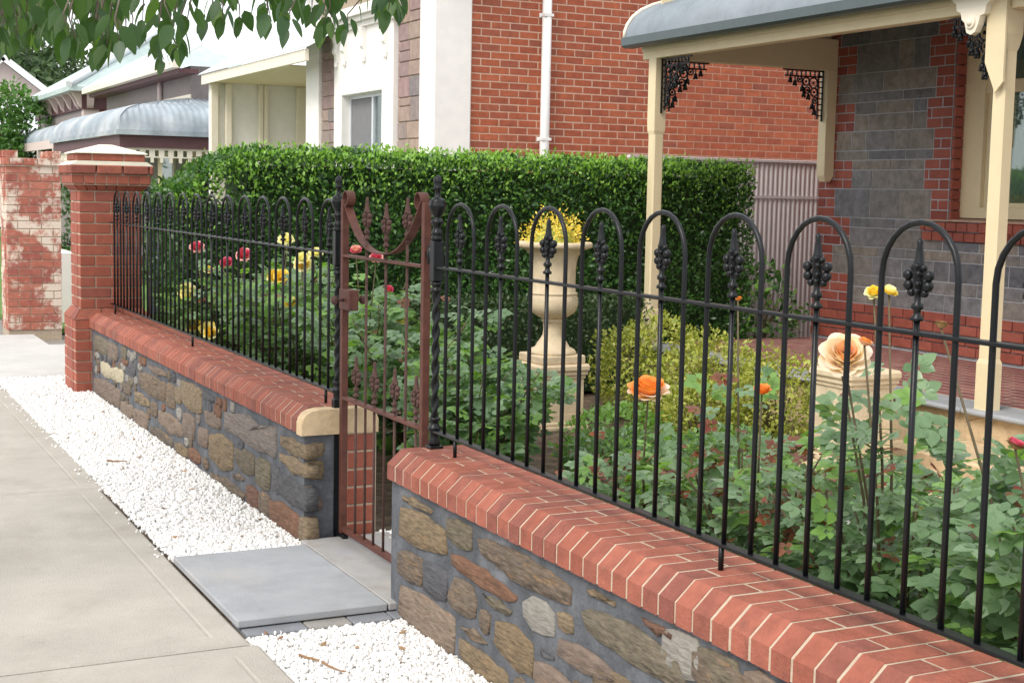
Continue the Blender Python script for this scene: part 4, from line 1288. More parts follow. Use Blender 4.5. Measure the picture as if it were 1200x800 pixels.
# porch beyond the bay
MB().box(5.88, 5.93, 17.9, 23.2, 3.24, 3.39).build('porch_fascia', 'cream2', Nb)
MB().box(5.93, 7.6, 19.2, 23.2, 3.27, 3.29).build('porch_soffit', 'cream', Nb)
MB().box(6.0, 7.6, 23.02, 23.2, 0, 3.27).box(7.6, 7.8, 19.2, 23.0, 0, 3.27).build('porch_wall', 'white', Nb)
for x, w in ((6.03, .06), (6.26, .05), (6.80, .035), (6.88, .035), (7.48, .08)):
    MB().box(x - w, x + w, 22.93, 23.015, 0, 3.268, .008).build('porch_post', 'cream2', Nb)
mb = MB(); corrugated(mb, (5.85, 17.7, 3.40), (0, 1, 0), 5.6, (1, 0, 0), [(0, 0), (5.0, 2.9)], .1, .012); mb.build('porch_roof', 'roofwhite', Nb)
mb = MB(); corrugated(mb, (5.9, 14.3, 4.5), (0, 1, 0), 5.2, (1, 0, 0), [(0, 0), (4.4, 2.4)], .1, .012); corrugated(mb, (14.7, 14.3, 4.5), (0, 1, 0), 5.2, (-1, 0, 0), [(0, 0), (4.4, 2.4)], .1, .012); mb.build('main_roof', 'roofwhite', Nb)

# ------------------------------------------------------------------ plum and blue verandah cottage further along
H2 = thing('verandah_cottage', (7, 30, 0), 'taupe cottage with weathered blue bullnose verandah and plum timber, beyond the brick house', 'house')
MB().box(6.8, 13, 27.65, 36, 0, 3.9).build('wall', 'mauverender', H2)
MB().box(6.3, 6.45, 27.0, 36.5, 3.80, 3.92).build('eave_gutter', 'cream2', H2)
MB().box(6.45, 6.82, 27.1, 36.4, 3.72, 3.80).build('eave_band', 'mauvepaint', H2)
MB().box(6.77, 6.80, 27.6, 36, 3.28, 3.36).build('wall_trim', 'cream2', H2)
mb = MB(); corrugated(mb, (6.3, 27.0, 3.92), (0, 1, 0), 9.5, (1, 0, 0), [(0, 0), (3.8, 2.2)], .12, .014); mb.build('main_roof', 'roofwhite', H2)
MB().tube([(6.74, 30.0, 3.3), (6.74, 30.0, 3.8)], .05, 8).build('downpipe', 'pinkpaint', H2)
pf = [(0, 0), (.01, .12), (.07, .26), (.2, .38), (.45, .48), (.95, .58), (1.65, .70)]
mb = MB()
corrugated(mb, (5.1, 26.0, 2.58), (0, 1, 0), 7.4, (1, 0, 0), pf, .12, .014, 4, lambda q: (q, 7.4))
corrugated(mb, (5.1, 26.0, 2.58), (1, 0, 0), 5.0, (0, 1, 0), pf, .12, .014, 4, lambda q: (q, 5.0))
mb.build('bullnose_roof', 'roofblue', H2)
MB().box(5.06, 5.11, 26.0, 33.4, 2.50, 2.585).box(5.06, 10.1, 25.95, 26.0, 2.50, 2.585).build('gutter', 'roofblue', H2)
MB().box(5.14, 5.26, 26.05, 33.4, 2.28, 2.50).box(5.26, 10.1, 26.05, 26.17, 2.28, 2.50).build('beam', 'mauvepaint', H2)
for x, y in ((5.2, 26.11), (5.2, 29.4), (5.2, 33.3), (7.6, 26.11)):
    MB().box(x - .06, x + .06, y - .06, y + .06, 0, 2.28).build('verandah_post', 'mauvepaint' if y < 27 else 'cream2', H2)
def frieze(parent, p0, p1, z1, drop, m):
    mb = MB(); d = Vector(p1) - Vector(p0); L = d.length; u = d.normalized(); n = int(L / .16); T = Vector((-u.y, u.x, 0))
    for i in range(n):
        c = Vector(p0) + u * ((i + .5) * L / n)
        bx(mb, (c.x, c.y, z1 - drop * .3), u, Vector((0, 0, 1)), T, .05, drop * .3, .01)
        bx(mb, (c.x, c.y, z1 - drop * .8), u, Vector((0, 0, 1)), T, .028, drop * .2, .01)
    mid = (Vector(p0) + Vector(p1)) / 2
    bx(mb, (mid.x, mid.y, z1 - .02), u, Vector((0, 0, 1)), T, L / 2, .02, .012)
    bx(mb, (mid.x, mid.y, z1 - drop * .62), u, Vector((0, 0, 1)), T, L / 2, .012, .011)
    mb.build('frieze', m, parent)
frieze(H2, (5.30, 26.11, 0), (7.5, 26.11, 0), 2.28, .26, 'cream2')
frieze(H2, (5.2, 26.2, 0), (5.2, 33.2, 0), 2.28, .26, 'cream2')
for x in (5.9, 6.45, 7.0):
    MB().box(x - .03, x + .03, 26.25, 26.32, .0, 2.27).build('screen_batten', 'cream', H2)
dr = MB().box(6.9, 7.9, 27.60, 27.652, .1, 2.2).build('shaded_doorway', 'dark', H2)  # open doorway as a flat panel, its inner shade put into the colour
MB().box(6.83, 6.90, 27.58, 27.66, .1, 2.27).box(7.9, 7.97, 27.58, 27.66, .1, 2.27).box(6.9, 7.9, 27.58, 27.66, 2.2, 2.27).build('door_frame', 'cream', dr)
for y in (29.5, 33):
    wd = MB().box(6.76, 6.81, y - .6, y + .6, .7, 2.3).build('window', 'cream2', H2)
    MB().box(6.745, 6.757, y - .5, y + .5, .8, 2.2).build('pane', 'glass', wd)

# ------------------------------------------------------------------ bracketed villa behind it
H3 = thing('bracketed_villa', (8, 42, 0), 'villa with pale green hipped roof, bracketed plum eaves and blue verandah', 'house')
MB().box(6.6, 7.0, 38.0, 38.3, 0, 3.95).build('corner_pilaster', 'pinkpaint', H3)
MB().box(7.0, 13, 38.03, 38.3, 0, 3.95).build('brick_side', 'nbrick', H3)
MB().box(6.62, 12.9, 38.3, 46, 0, 3.95).build('wall', 'mauverender', H3)
MB().box(6.55, 6.62, 37.95, 46, 3.52, 3.94).box(6.62, 7.6, 37.93, 38.0, 3.52, 3.94).build('eave_band', 'mauvepaint', H3)
for y in (38.05, 38.5, 39.6, 40.7, 41.8, 42.9, 44, 45.2):
    MB().prism([(6.30, 3.94), (6.55, 3.94), (6.55, 3.55), (6.48, 3.62), (6.40, 3.80)], 'y', y - .08, y + .08).build('eave_bracket', 'pinkpaint', H3)
for x in (6.75, 7.35):
    MB().prism([(37.70, 3.94), (37.93, 3.94), (37.93, 3.55), (37.86, 3.62), (37.78, 3.80)], 'x', x - .08, x + .08).build('eave_bracket', 'pinkpaint', H3)
MB().box(6.18, 6.30, 37.6, 46.4, 3.95, 4.06).box(6.30, 8.2, 37.6, 37.7, 3.95, 4.06).build('gutter', 'roofgreen', H3)
MB().box(6.30, 8.2, 37.7, 46.2, 3.945, 3.96).build('soffit', 'pinkpaint', H3)
mb = MB()
corrugated(mb, (6.18, 37.6, 4.06), (0, 1, 0), 8.8, (1, 0, 0), [(0, 0), (3.2, 1.9)], .15, .015, 4, lambda q: (q, 8.8))
corrugated(mb, (6.18, 37.6, 4.06), (1, 0, 0), 6.4, (0, 1, 0), [(0, 0), (3.2, 1.9)], .15, .015, 4, lambda q: (q, 6.4 - q))
mb.build('hipped_roof', 'roofgreen', H3)
MB().tube([(6.18, 37.6, 4.10), (9.38, 40.8, 6.0)], .10, 6).build('hip_capping', 'roofwhite', H3)
pf = [(0, 0), (.01, .10), (.07, .22), (.2, .34), (.5, .46), (.75, .52)]
mb = MB(); corrugated(mb, (5.85, 37.9, 2.72), (0, 1, 0), 12.5, (1, 0, 0), pf, .15, .015); mb.build('verandah_roof', 'roofblue', H3)
MB().box(5.82, 5.92, 37.9, 50.4, 2.50, 2.72).build('verandah_beam', 'pinkpaint', H3)
for y in (38.0, 40.6, 43.4, 46.4, 49.8):
    MB().box(5.82, 5.92, y - .06, y + .06, 0, 2.5).build('verandah_post', 'pinkpaint', H3)

# ------------------------------------------------------------------ white gabled house at the far end
H4 = thing('gabled_house', (7.5, 58, 0), 'distant house with white gabled roof, leftmost along the street', 'house')
MB().box(5.4, 12, 58.2, 66, 0, 4.5).prism([(4.9, 4.5), (7.1, 6.2), (9.4, 4.5)], 'y', 58.2, 66).build('wall', 'pinkpaint', H4)
mb = MB()
corrugated(mb, (9.7, 57.8, 4.4), (0, 1, 0), 8.6, (-1, 0, 0), [(0, 0), (2.6, 1.95)], .2, .015)
corrugated(mb, (4.5, 57.8, 4.4), (0, 1, 0), 8.6, (1, 0, 0), [(0, 0), (2.6, 1.95)], .2, .015)
mb.build('gable_roof', 'roofwhite', H4)
for s, x in ((1, 4.5), (-1, 9.7)):
    mb = MB(); bx(mb, (x + s * 1.3, 57.76, 5.34), Vector((s * 2.6, 0, 1.95)).normalized(), Vector((0, 1, 0)), Vector((-1.95, 0, s * 2.6)).normalized(), 1.65, .03, .12)
    mb.build('bargeboard', 'whitep', H4)
mb = MB(); corrugated(mb, (5.0, 55.2, 3.3), (1, 0, 0), 7.0, (0, 1, 0), [(0, 0), (3.0, 1.5)], .2, .015); mb.build('front_roof', 'roofwhite', H4)
MB().box(5.2, 12, 55.6, 58.2, 0, 3.35).build('front_wall', 'white', H4)

# ------------------------------------------------------------------ steel boundary fence
bf = thing('boundary_fence', (6, 11.5, 0), 'mauve grey ribbed steel boundary fence behind the hedge', 'fence')
mb = MB()
FX0 = 6.9
n = int((13.0 - FX0) / .055) * 4
for i in range(n + 1):
    x = FX0 + (13.0 - FX0) * i / n
    d = (0, .014, .014, 0)[i % 4]
    mb.v += [(x, 11.50 - d, .03), (x, 11.50 - d, 1.95)]
for i in range(n):
    mb.f.append([2 * i, 2 * i + 2, 2 * i + 3, 2 * i + 1]); mb.sm.append(False); mb.mi.append(0)
mb.build('ribbed_sheet', 'fencegrey', bf)
MB().box(FX0, 13, 11.47, 11.53, 1.945, 1.975, .004).build('top_rail', 'fencegrey', bf)
MB().box(FX0, 13, 11.478, 11.484, 1.60, 1.625).build('seam_rail', 'fencegrey', bf)
MB().box(FX0, 13, 11.47, 11.53, .02, .06, .004).build('bottom_rail', 'fencegrey', bf)
sp = thing('fence_post', (2.54, 11.42, 0), 'slate blue steel post with flat cap between pier and hedge', 'post')
MB().box(2.475, 2.60, 11.36, 11.48, 0, 1.555, .006).build('shaft', 'slatepost', sp)
MB().prism([(2.45, 1.556), (2.625, 1.556), (2.60, 1.59), (2.475, 1.59)], 'y', 11.34, 11.50).build('cap', 'slatepost', sp)

# ================================================================== GARDEN ORNAMENTS
U = thing('stone_urn', (4.58, 8.57, .47), 'pale sandstone urn on square plinth planted with yellow flowers', 'urn')
c = (4.58, 8.57, 0)
P_ = [(.0, .46)]
MB().box(4.41, 4.75, 8.40, 8.74, .462, .52, .008).build('plinth', 'urn', U)
MB().lathe([(.165, .52), (.165, .535), (.15, .552), (.12, .565), (.10, .60), (.082, .625), (.068, .65), (.064, .69), (.066, .735), (.078, .74), (.078, .755), (.066, .76)], c, 28).build('foot', 'urn', U)
mb = MB()
n = 40
prof = [(.066, .758), (.10, .772), (.142, .80), (.160, .835), (.165, .865), (.163, .90), (.158, .925)]
for i, (r, z) in enumerate(prof):
    for k in range(n * 2):
        a = 2 * math.pi * k / (n * 2)
        rr = r * (1 + .022 * abs(math.sin(a * 14)) * (1 if 0 < i < 6 else 0))
        mb.v.append((c[0] + rr * math.cos(a), c[1] + rr * math.sin(a), z))
for i in range(len(prof) - 1):
    for k in range(n * 2):
        a = i * n * 2 + k; b = i * n * 2 + (k + 1) % (n * 2)
        mb.f.append([a, b, b + n * 2, a + n * 2]); mb.sm.append(True); mb.mi.append(0)
mb.build('gadrooned_bowl', 'urn', U)
MB().lathe([(.158, .922), (.164, .928), (.164, .938), (.150, .944), (.148, 1.0), (.149, 1.08), (.153, 1.14), (.165, 1.185), (.192, 1.22), (.236, 1.238), (.256, 1.243), (.258, 1.272), (.250, 1.279), (.225, 1.279), (.16, 1.22), (.14, 1.20)], c, 40).build('bell_and_rim', 'urn', U)
fl = thing('yellow_flowers', (4.58, 8.57, 1.2), 'mound of bright yellow flowers growing in the sandstone urn', 'flowers')
n = 900
d = rng.normal(size=(n, 3)); d[:, 2] = np.abs(d[:, 2]); d /= np.linalg.norm(d, axis=1, keepdims=True)
pos = np.array([4.58, 8.57, 1.245]) + d * np.array([.21, .21, .225]) * rng.uniform(.6, 1.1, (n, 1)) * (1 + .25 * np.sin(d[:, :1] * 9) * np.cos(d[:, 1:2] * 8))
leaf_cloud('blossoms', 'yellow', pos, rand_dirs(n, d, .8), d, rng.uniform(.018, .034, n), LEAF_S, fl, (4.58, 8.57, 1.2))
n = 260
d = rng.normal(size=(n, 3)); d[:, 2] = np.abs(d[:, 2]); d /= np.linalg.norm(d, axis=1, keepdims=True)
pos = np.array([4.58, 8.57, 1.24]) + d * np.array([.19, .19, .17]) * rng.uniform(.3, .95, (n, 1))
leaf_cloud('leaves', 'gold_leaf', pos, rand_dirs(n, d, .5), d, rng.uniform(.03, .05, n), LEAF_S, fl, (4.58, 8.57, 1.2))
MB().sphere((4.58, 8.57, 1.25), (.15, .15, .13), 12, 8).build('root_mass', 'gold_leaf', fl)

def pedestal(x, y, s, ztop, label, z0=.0):
    t = thing('stone_pedestal', (x, y, 0), label, 'pedestal')
    h = s / 2
    MB().box(x - h - .035, x + h + .035, y - h - .035, y + h + .035, ztop - .052, ztop, .014).build('top_slab', 'urn', t)
    mb = MB()
    for (o, a, b) in ((.022, ztop - .075, ztop - .053), (.010, ztop - .10, ztop - .076)):
        mb.box(x - h - o, x + h + o, y - h - o, y + h + o, a, b, .004)
    mb.build('cornice_mould', 'urn', t)
    mb = MB().box(x - h + .006, x + h - .006, y - h + .006, y + h - .006, z0 + .09, ztop - .10)
    for sx, sy in ((-1, 0), (1, 0), (0, -1), (0, 1)):       # raised frame round a sunk panel on each face
        for a, b, z_0, z_1 in ((-h, -h + .05, z0 + .14, ztop - .15), (h - .05, h, z0 + .14, ztop - .15), (-h, h, z0 + .09, z0 + .14), (-h, h, ztop - .15, ztop - .1005)):
            if sx:
                mb.box(x + sx * (h - .012) - .012, x + sx * (h - .012) + .012, y + a + .0005, y + b - .0005, z_0, z_1)
            else:
                mb.box(x + a + .001, x + b - .001, y + sy * (h - .012) - .012, y + sy * (h - .012) + .012, z_0, z_1)
    mb.build('panelled_die', 'urn', t)
    mb = MB()
    for (o, a, b) in ((.012, z0 + .065, z0 + .09), (.03, z0 + .03, z0 + .064), (.045, z0 - .05, z0 + .029)):
        mb.box(x - h - o, x + h + o, y - h - o, y + h + o, a, b, .006)
    mb.build('moulded_base', 'urn', t)
    return t
pedestal(4.58, 8.57, .325, .462, 'panelled sandstone pedestal carrying the urn', -.02)
pedestal(5.26, 6.25, .30, .668, 'empty panelled sandstone pedestal beside the verandah steps', .12)
MB().box(4.98, 5.62, 5.3, 6.6, -.05, .12, .012).build('stone_kerb_block', 'sand', label='low sandstone block edging the bed in front of the verandah steps', cat='stone block')

# ================================================================== HEDGES
def shell_points(n, x0, x1, y0, y1, z0, z1, amp, faces, depth=.05):
    """points on the chosen faces of a box, bulged by noise; returns positions and outward normals"""
    area = {'-y': (x1 - x0) * (z1 - z0), '+y': (x1 - x0) * (z1 - z0), '-x': (y1 - y0) * (z1 - z0), '+x': (y1 - y0) * (z1 - z0), '+z': (x1 - x0) * (y1 - y0)}
    tot = sum(area[f] for f in faces)
    P = []; Nn = []
    for f in faces:
        k = int(n * area[f] / tot)
        u = rng.random((k, 2))
        if f[1] == 'y':
            p = np.stack([x0 + (x1 - x0) * u[:, 0], np.full(k, y0 if f[0] == '-' else y1), z0 + (z1 - z0) * u[:, 1]], 1); nn = np.array([0, -1 if f[0] == '-' else 1, 0.])
        elif f[1] == 'x':
            p = np.stack([np.full(k, x0 if f[0] == '-' else x1), y0 + (y1 - y0) * u[:, 0], z0 + (z1 - z0) * u[:, 1]], 1); nn = np.array([-1 if f[0] == '-' else 1, 0, 0.])
        else:
            p = np.stack([x0 + (x1 - x0) * u[:, 0], y0 + (y1 - y0) * u[:, 1], np.full(k, z1)], 1); nn = np.array([0, 0, 1.])
        b = np.array([noise.noise(Vector(q) * 2.2) * .6 + noise.noise(Vector(q) * 6.) * .5 for q in p]) * amp
        p = p + nn * b[:, None] - nn * (rng.exponential(depth, k))[:, None]
        # round the top edges
        r = .16
        if x1 - x0 > 4:
            g = np.exp(-((p[:, 0] - x0) / .28) ** 2)
            p[:, 2] -= g * .30 * np.clip((p[:, 2] - z0) / (z1 - z0), 0, 1) ** 2
        ez = np.clip((p[:, 2] - (z1 - r)) / r, 0, 1)
        for ax, a0, a1 in ((0, x0, x1), (1, y0, y1)):
            mid = (a0 + a1) / 2
            p[:, ax] += np.sign(mid - p[:, ax]) * (1 - np.sqrt(1 - np.clip(ez, 0, .98) ** 2)) * r * .45 * (np.abs(p[:, ax] - mid) > (a1 - a0) / 2 - .25)
        P.append(p); Nn.append(np.tile(nn, (k, 1)))
    return np.concatenate(P), np.concatenate(Nn)

def hedge(name, box, nleaf, size, m, label, amp=.07, faces=('-y', '+z', '-x', '+x'), new=None, core='core'):
    x0, x1, y0, y1, z0, z1 = box
    org = ((x0 + x1) / 2, (y0 + y1) / 2, z0)
    t = thing(name, org, label, 'hedge')
    i = .11
    mb = MB()
    nx, nz = max(4, int((x1 - x0) / .2)), 8
    mb.box(x0 + i + (.45 if x1 - x0 > 4 else 0), x1 - i, y0 + i, y1 - i, z0, z1 - i)
    if x1 - x0 > 4:
        mb.box(x0 + i, x0 + i + .45, y0 + i, y1 - i, z0, z1 - i - .30)
    mb.build('twig_core', core, t)
    P, Nn = shell_points(nleaf, *box, amp, faces)
    D = rand_dirs(len(P), Nn * .45 + np.array([0, 0, .25]), .75)
    NN = rand_dirs(len(P), Nn * .8 + np.array([0, 0, .5]), .55)
    leaf_cloud('foliage', m, P, D, NN, rng.uniform(size * .7, size * 1.3, len(P)), LEAF_S, t, org)
    if new:
        k = new
        u = rng.random(k)
        P = np.stack([x0 + (x1 - x0) * u, rng.uniform(y0, y1, k), z1 + rng.uniform(-.10, .06, k)], 1)
        f = rng.random(k) < .55
        P[f, 1] = y0 + rng.uniform(-.05, .06, f.sum()); P[f, 2] = z1 - rng.exponential(.15, f.sum())
        P[:, 2] += np.array([noise.noise(Vector((q[0] * 3, 0, 3))) for q in P]) * .05 - np.exp(-((P[:, 0] - x0) / .32) ** 2) * .34
        leaf_cloud('young_shoots', 'hedgenew', P, rand_dirs(k, (0, -.2, 1.), .6), rand_dirs(k, (0, -.6, .6), .6), rng.uniform(size * .6, size * 1.1, k), LEAF_S, t, org)
    for k in range(int((x1 - x0) / .45)):
        x = x0 + .25 + k * .45
        MB().tube([(x, (y0 + y1) / 2, 0), (x + .03, (y0 + y1) / 2 + .02, z0 + .4)], .018, 6).build('stem', 'bark', t)
    return t
hedge('clipped_hedge', (2.46, 7.58, 10.45, 11.28, .06, 1.88), 46000, .043, 'hedge', 'tall clipped green hedge along the boundary', .11, new=6500)
hedge('low_hedge', (3.7, 6.1, 9.72, 10.2, .05, .80), 7000, .035, 'darkleaf', 'low dark green hedge behind the sandstone urn', .07)

# ================================================================== SHRUBS
def shrub(name, x, y, r, h, n, size, m, label, cat='shrub', group=None, z0=.0, m2=None, tpl=LEAF_S, squash=1.):
    t = thing(name, (x, y, z0), label, cat, group)
    cz = z0 + h * .52
    d = rng.normal(size=(n, 3)); d /= np.linalg.norm(d, axis=1, keepdims=True)
    b = np.array([1 + .30 * noise.noise(Vector(q) * 2.1 + Vector((x, y, 0))) + .18 * noise.noise(Vector(q) * 5. + Vector((y, x, 0))) for q in d])
    rad = (1 - rng.exponential(.11, n)) * b
    P = np.array([x, y, cz]) + d * rad[:, None] * np.array([r, r, h * .52])
    P[:, 2] = np.maximum(P[:, 2], z0 + .03)
    D = rand_dirs(n, d * .6 + np.array([0, 0, .25]), .7); NN = rand_dirs(n, d * .6 + np.array([0, 0, .6]), .5)
    s = rng.uniform(size * .7, size * 1.3, n)
    if m2:
        k = rng.random(n) < .3
        leaf_cloud('foliage', m, P[~k], D[~k], NN[~k], s[~k], tpl, t, (x, y, z0))
        leaf_cloud('young_foliage', m2, P[k], D[k], NN[k], s[k], tpl, t, (x, y, z0))
    else:
        leaf_cloud('foliage', m, P, D, NN, s, tpl, t, (x, y, z0))
    mb = MB()
    for k in range(7):
        a = random.uniform(0, 6.28)
        mb.tube([(x, y, z0), (x + math.cos(a) * r * .3, y + math.sin(a) * r * .3, z0 + h * .4), (x + math.cos(a) * r * .62, y + math.sin(a) * r * .62, z0 + h * .75)], [.012, .009, .004], 5)
    mb.build('stems', 'stem', t)
    return t
gold = [(5.45, 8.65, .44, .72), (5.50, 8.0, .42, .64), (5.58, 7.35, .36, .60), (5.12, 7.55, .26, .42), (5.80, 6.95, .24, .50)]
glab = ['golden privet shrub beside the far verandah post', 'golden privet shrub in the middle of the verandah row', 'golden privet shrub between the middle one and the empty pedestal', 'lower golden privet shrub in front of the verandah row', 'small golden privet shrub behind the empty pedestal']
for (x, y, r, h), lb in zip(gold, glab):
    shrub('golden_shrub', x, y, r, h, int(5200 * r * r / .2), .034, 'gold_leaf', lb, group='golden shrubs along the verandah')
shrub('leafy_shrub', 7.75, 10.62, .42, 1.0, 900, .07, 'hedge', 'dark leafy shrub at the corner of the villa by the steel fence', m2='rose2', tpl=LEAF_M)
shrub('leafy_shrub', 4.35, 7.3, .30, .34, 1300, .04, 'rose2', 'small bright green shrub in front of the urn')
shrub('leafy_shrub', 4.0, 6.75, .30, .30, 1300, .045, 'rose', 'low green clump on bare soil in front of the pedestal', m2='rose2', tpl=LEAF_M)
shrub('leafy_shrub', 4.55, 6.45, .34, .32, 1400, .045, 'rose', 'low green clump left of the empty pedestal', m2='rose2', tpl=LEAF_M)
shrub('leafy_shrub', 4.1, 5.5, .36, .34, 1500, .045, 'rose', 'low green clump between the roses and the steps', m2='rose2', tpl=LEAF_M)
shrub('leafy_shrub', 3.35, 20.5, .55, 1.6, 1500, .09, 'farleaf', 'dark bush seen between the two brick piers')
shrub('leafy_shrub', 5.2, 24.0, .9, 1.7, 1500, .12, 'farleaf', 'bush in front of the blue verandah cottage', m2='farleaf2')

# ================================================================== ROSES
def compound_leaf():
    tv = []; tf = []
    lv, lf = leaf_shape(.80, .07, .12, .03, 3)
    def addl(px, py, ang, s):
        n = len(tv); ca, sa = math.cos(ang), math.sin(ang)
        for (a, b, z) in lv:
            a, b = a * s, b * s
            tv.append((px + a * ca + b * sa, py - a * sa + b * ca, z * s - .08 * (py) * .6))
        for f in lf: tf.append(tuple(n + i for i in f))
    addl(0, .52, 0, .50)
    addl(.02, .48, 1.15, .43); addl(-.02, .48, -1.15, .43)
    addl(.02, .20, 1.3, .36); addl(-.02, .20, -1.3, .36)
    n = len(tv)
    tv += [(-.008, 0, 0), (.008, 0, 0), (.005, .56, -.02), (-.005, .56, -.02)]; tf.append((n, n + 1, n + 2, n + 3))
    return np.array(tv), tf
CL = [compound_leaf() for _ in range(3)]
CLM = {}
def cl_mesh(i, m):
    if (i, m) not in CLM:
        mb = MB(); mb.add(CL[i][0], CL[i][1], True)
        me = bpy.data.meshes.new('leaf'); me.from_pydata([tuple(v) for v in CL[i][0]], [], [list(f) for f in CL[i][1]])
        me.polygons.foreach_set('use_smooth', [True] * len(me.polygons)); me.materials.append(MT[m]); me.update()
        CLM[(i, m)] = me
    return CLM[(i, m)]

def petal_mesh(m, w=1., curl=.25):
    me = bpy.data.meshes.new('petal')
    v = []; f = []; nu, nv = 5, 4
    for j in range(nv + 1):
        t = j / nv
        for i in range(nu + 1):
            u = -1 + 2 * i / nu
            ww = w * (.25 + .75 * math.sin(math.pi * min(1, .12 + t * .62)))
            x = u * .5 * ww
            y = .30 * math.sin(t * 1.4) * (1 - .25 * u * u) + curl * max(0, t - .7) * 1.2
            z = t * (1 - .16 * u * u) - curl * max(0, t - .75)
            v.append((x, y - .22 * u * u * .8, z))
    for j in range(nv):
        for i in range(nu):
            a = j * (nu + 1) + i
            f.append((a, a + 1, a + nu + 2, a + nu + 1))
    me.from_pydata(v, [], f); me.polygons.foreach_set('use_smooth', [True] * len(f)); me.materials.append(MT[m]); me.update()
    return me
PET = {}
def bloom_layout(open_):
    L = []
    for (n, r, tilt, s, ph) in ((3, .05, -.12, .70, 0), (4, .13, .02, .78, .5), (5, .20, .18, .82, .2), (6, .27, .40 * open_, .84, .7), (7, .33, .70 * open_, .82, .1), (7, .36, 1.0 * open_, .74, .5)):
        for k in range(n):
            L.append((2 * math.pi * k / n + ph, r, tilt, s))
    return L
def bloom(parent, pos, rad, m_in, m_out, tilt=(0, 0), open_=1., separate=False, split=18):
    """rose bloom: whorls of cupped petals"""
    rot0 = Matrix.Rotation(tilt[0], 4, 'X') @ Matrix.Rotation(tilt[1], 4, 'Y')
    lay = bloom_layout(open_)
    if separate:
        hip = MB().sphere((pos[0], pos[1], pos[2]), rad * .22, 8, 6).build('flower', 'stem', parent, org=pos)
    mb = MB()
    for i, (a, r, tl, s) in enumerate(lay):
        m = m_in if i < split else m_out
        key = (m, i < 18)
        if key not in PET:
            PET[key] = petal_mesh(m, 1.0 if i < 18 else 1.15, .12 if i < 18 else .35)
        a += random.uniform(-.15, .15); tl += random.uniform(-.08, .1); sc = s * rad * random.uniform(.92, 1.1)
        M4 = rot0 @ Matrix.Rotation(a, 4, 'Z') @ Matrix.Translation((0, r * rad, -.28 * rad)) @ Matrix.Rotation(-tl, 4, 'X') @ Matrix.Scale(sc * 1.25, 4)
        if separate:
            o = bpy.data.objects.new('petal', PET[key]); COL.objects.link(o); o.parent = hip; o.matrix_local = M4
            ORG[o.name] = pos
        else:
            me = PET[key]
            mb.add([tuple(Vector(pos) + (M4 @ v.co)) for v in me.vertices], [tuple(p.vertices) for p in me.polygons], True, 0 if i < split else 1)
    if not separate:
        mb.build('flower', [m_in, m_out], parent, org=pos)

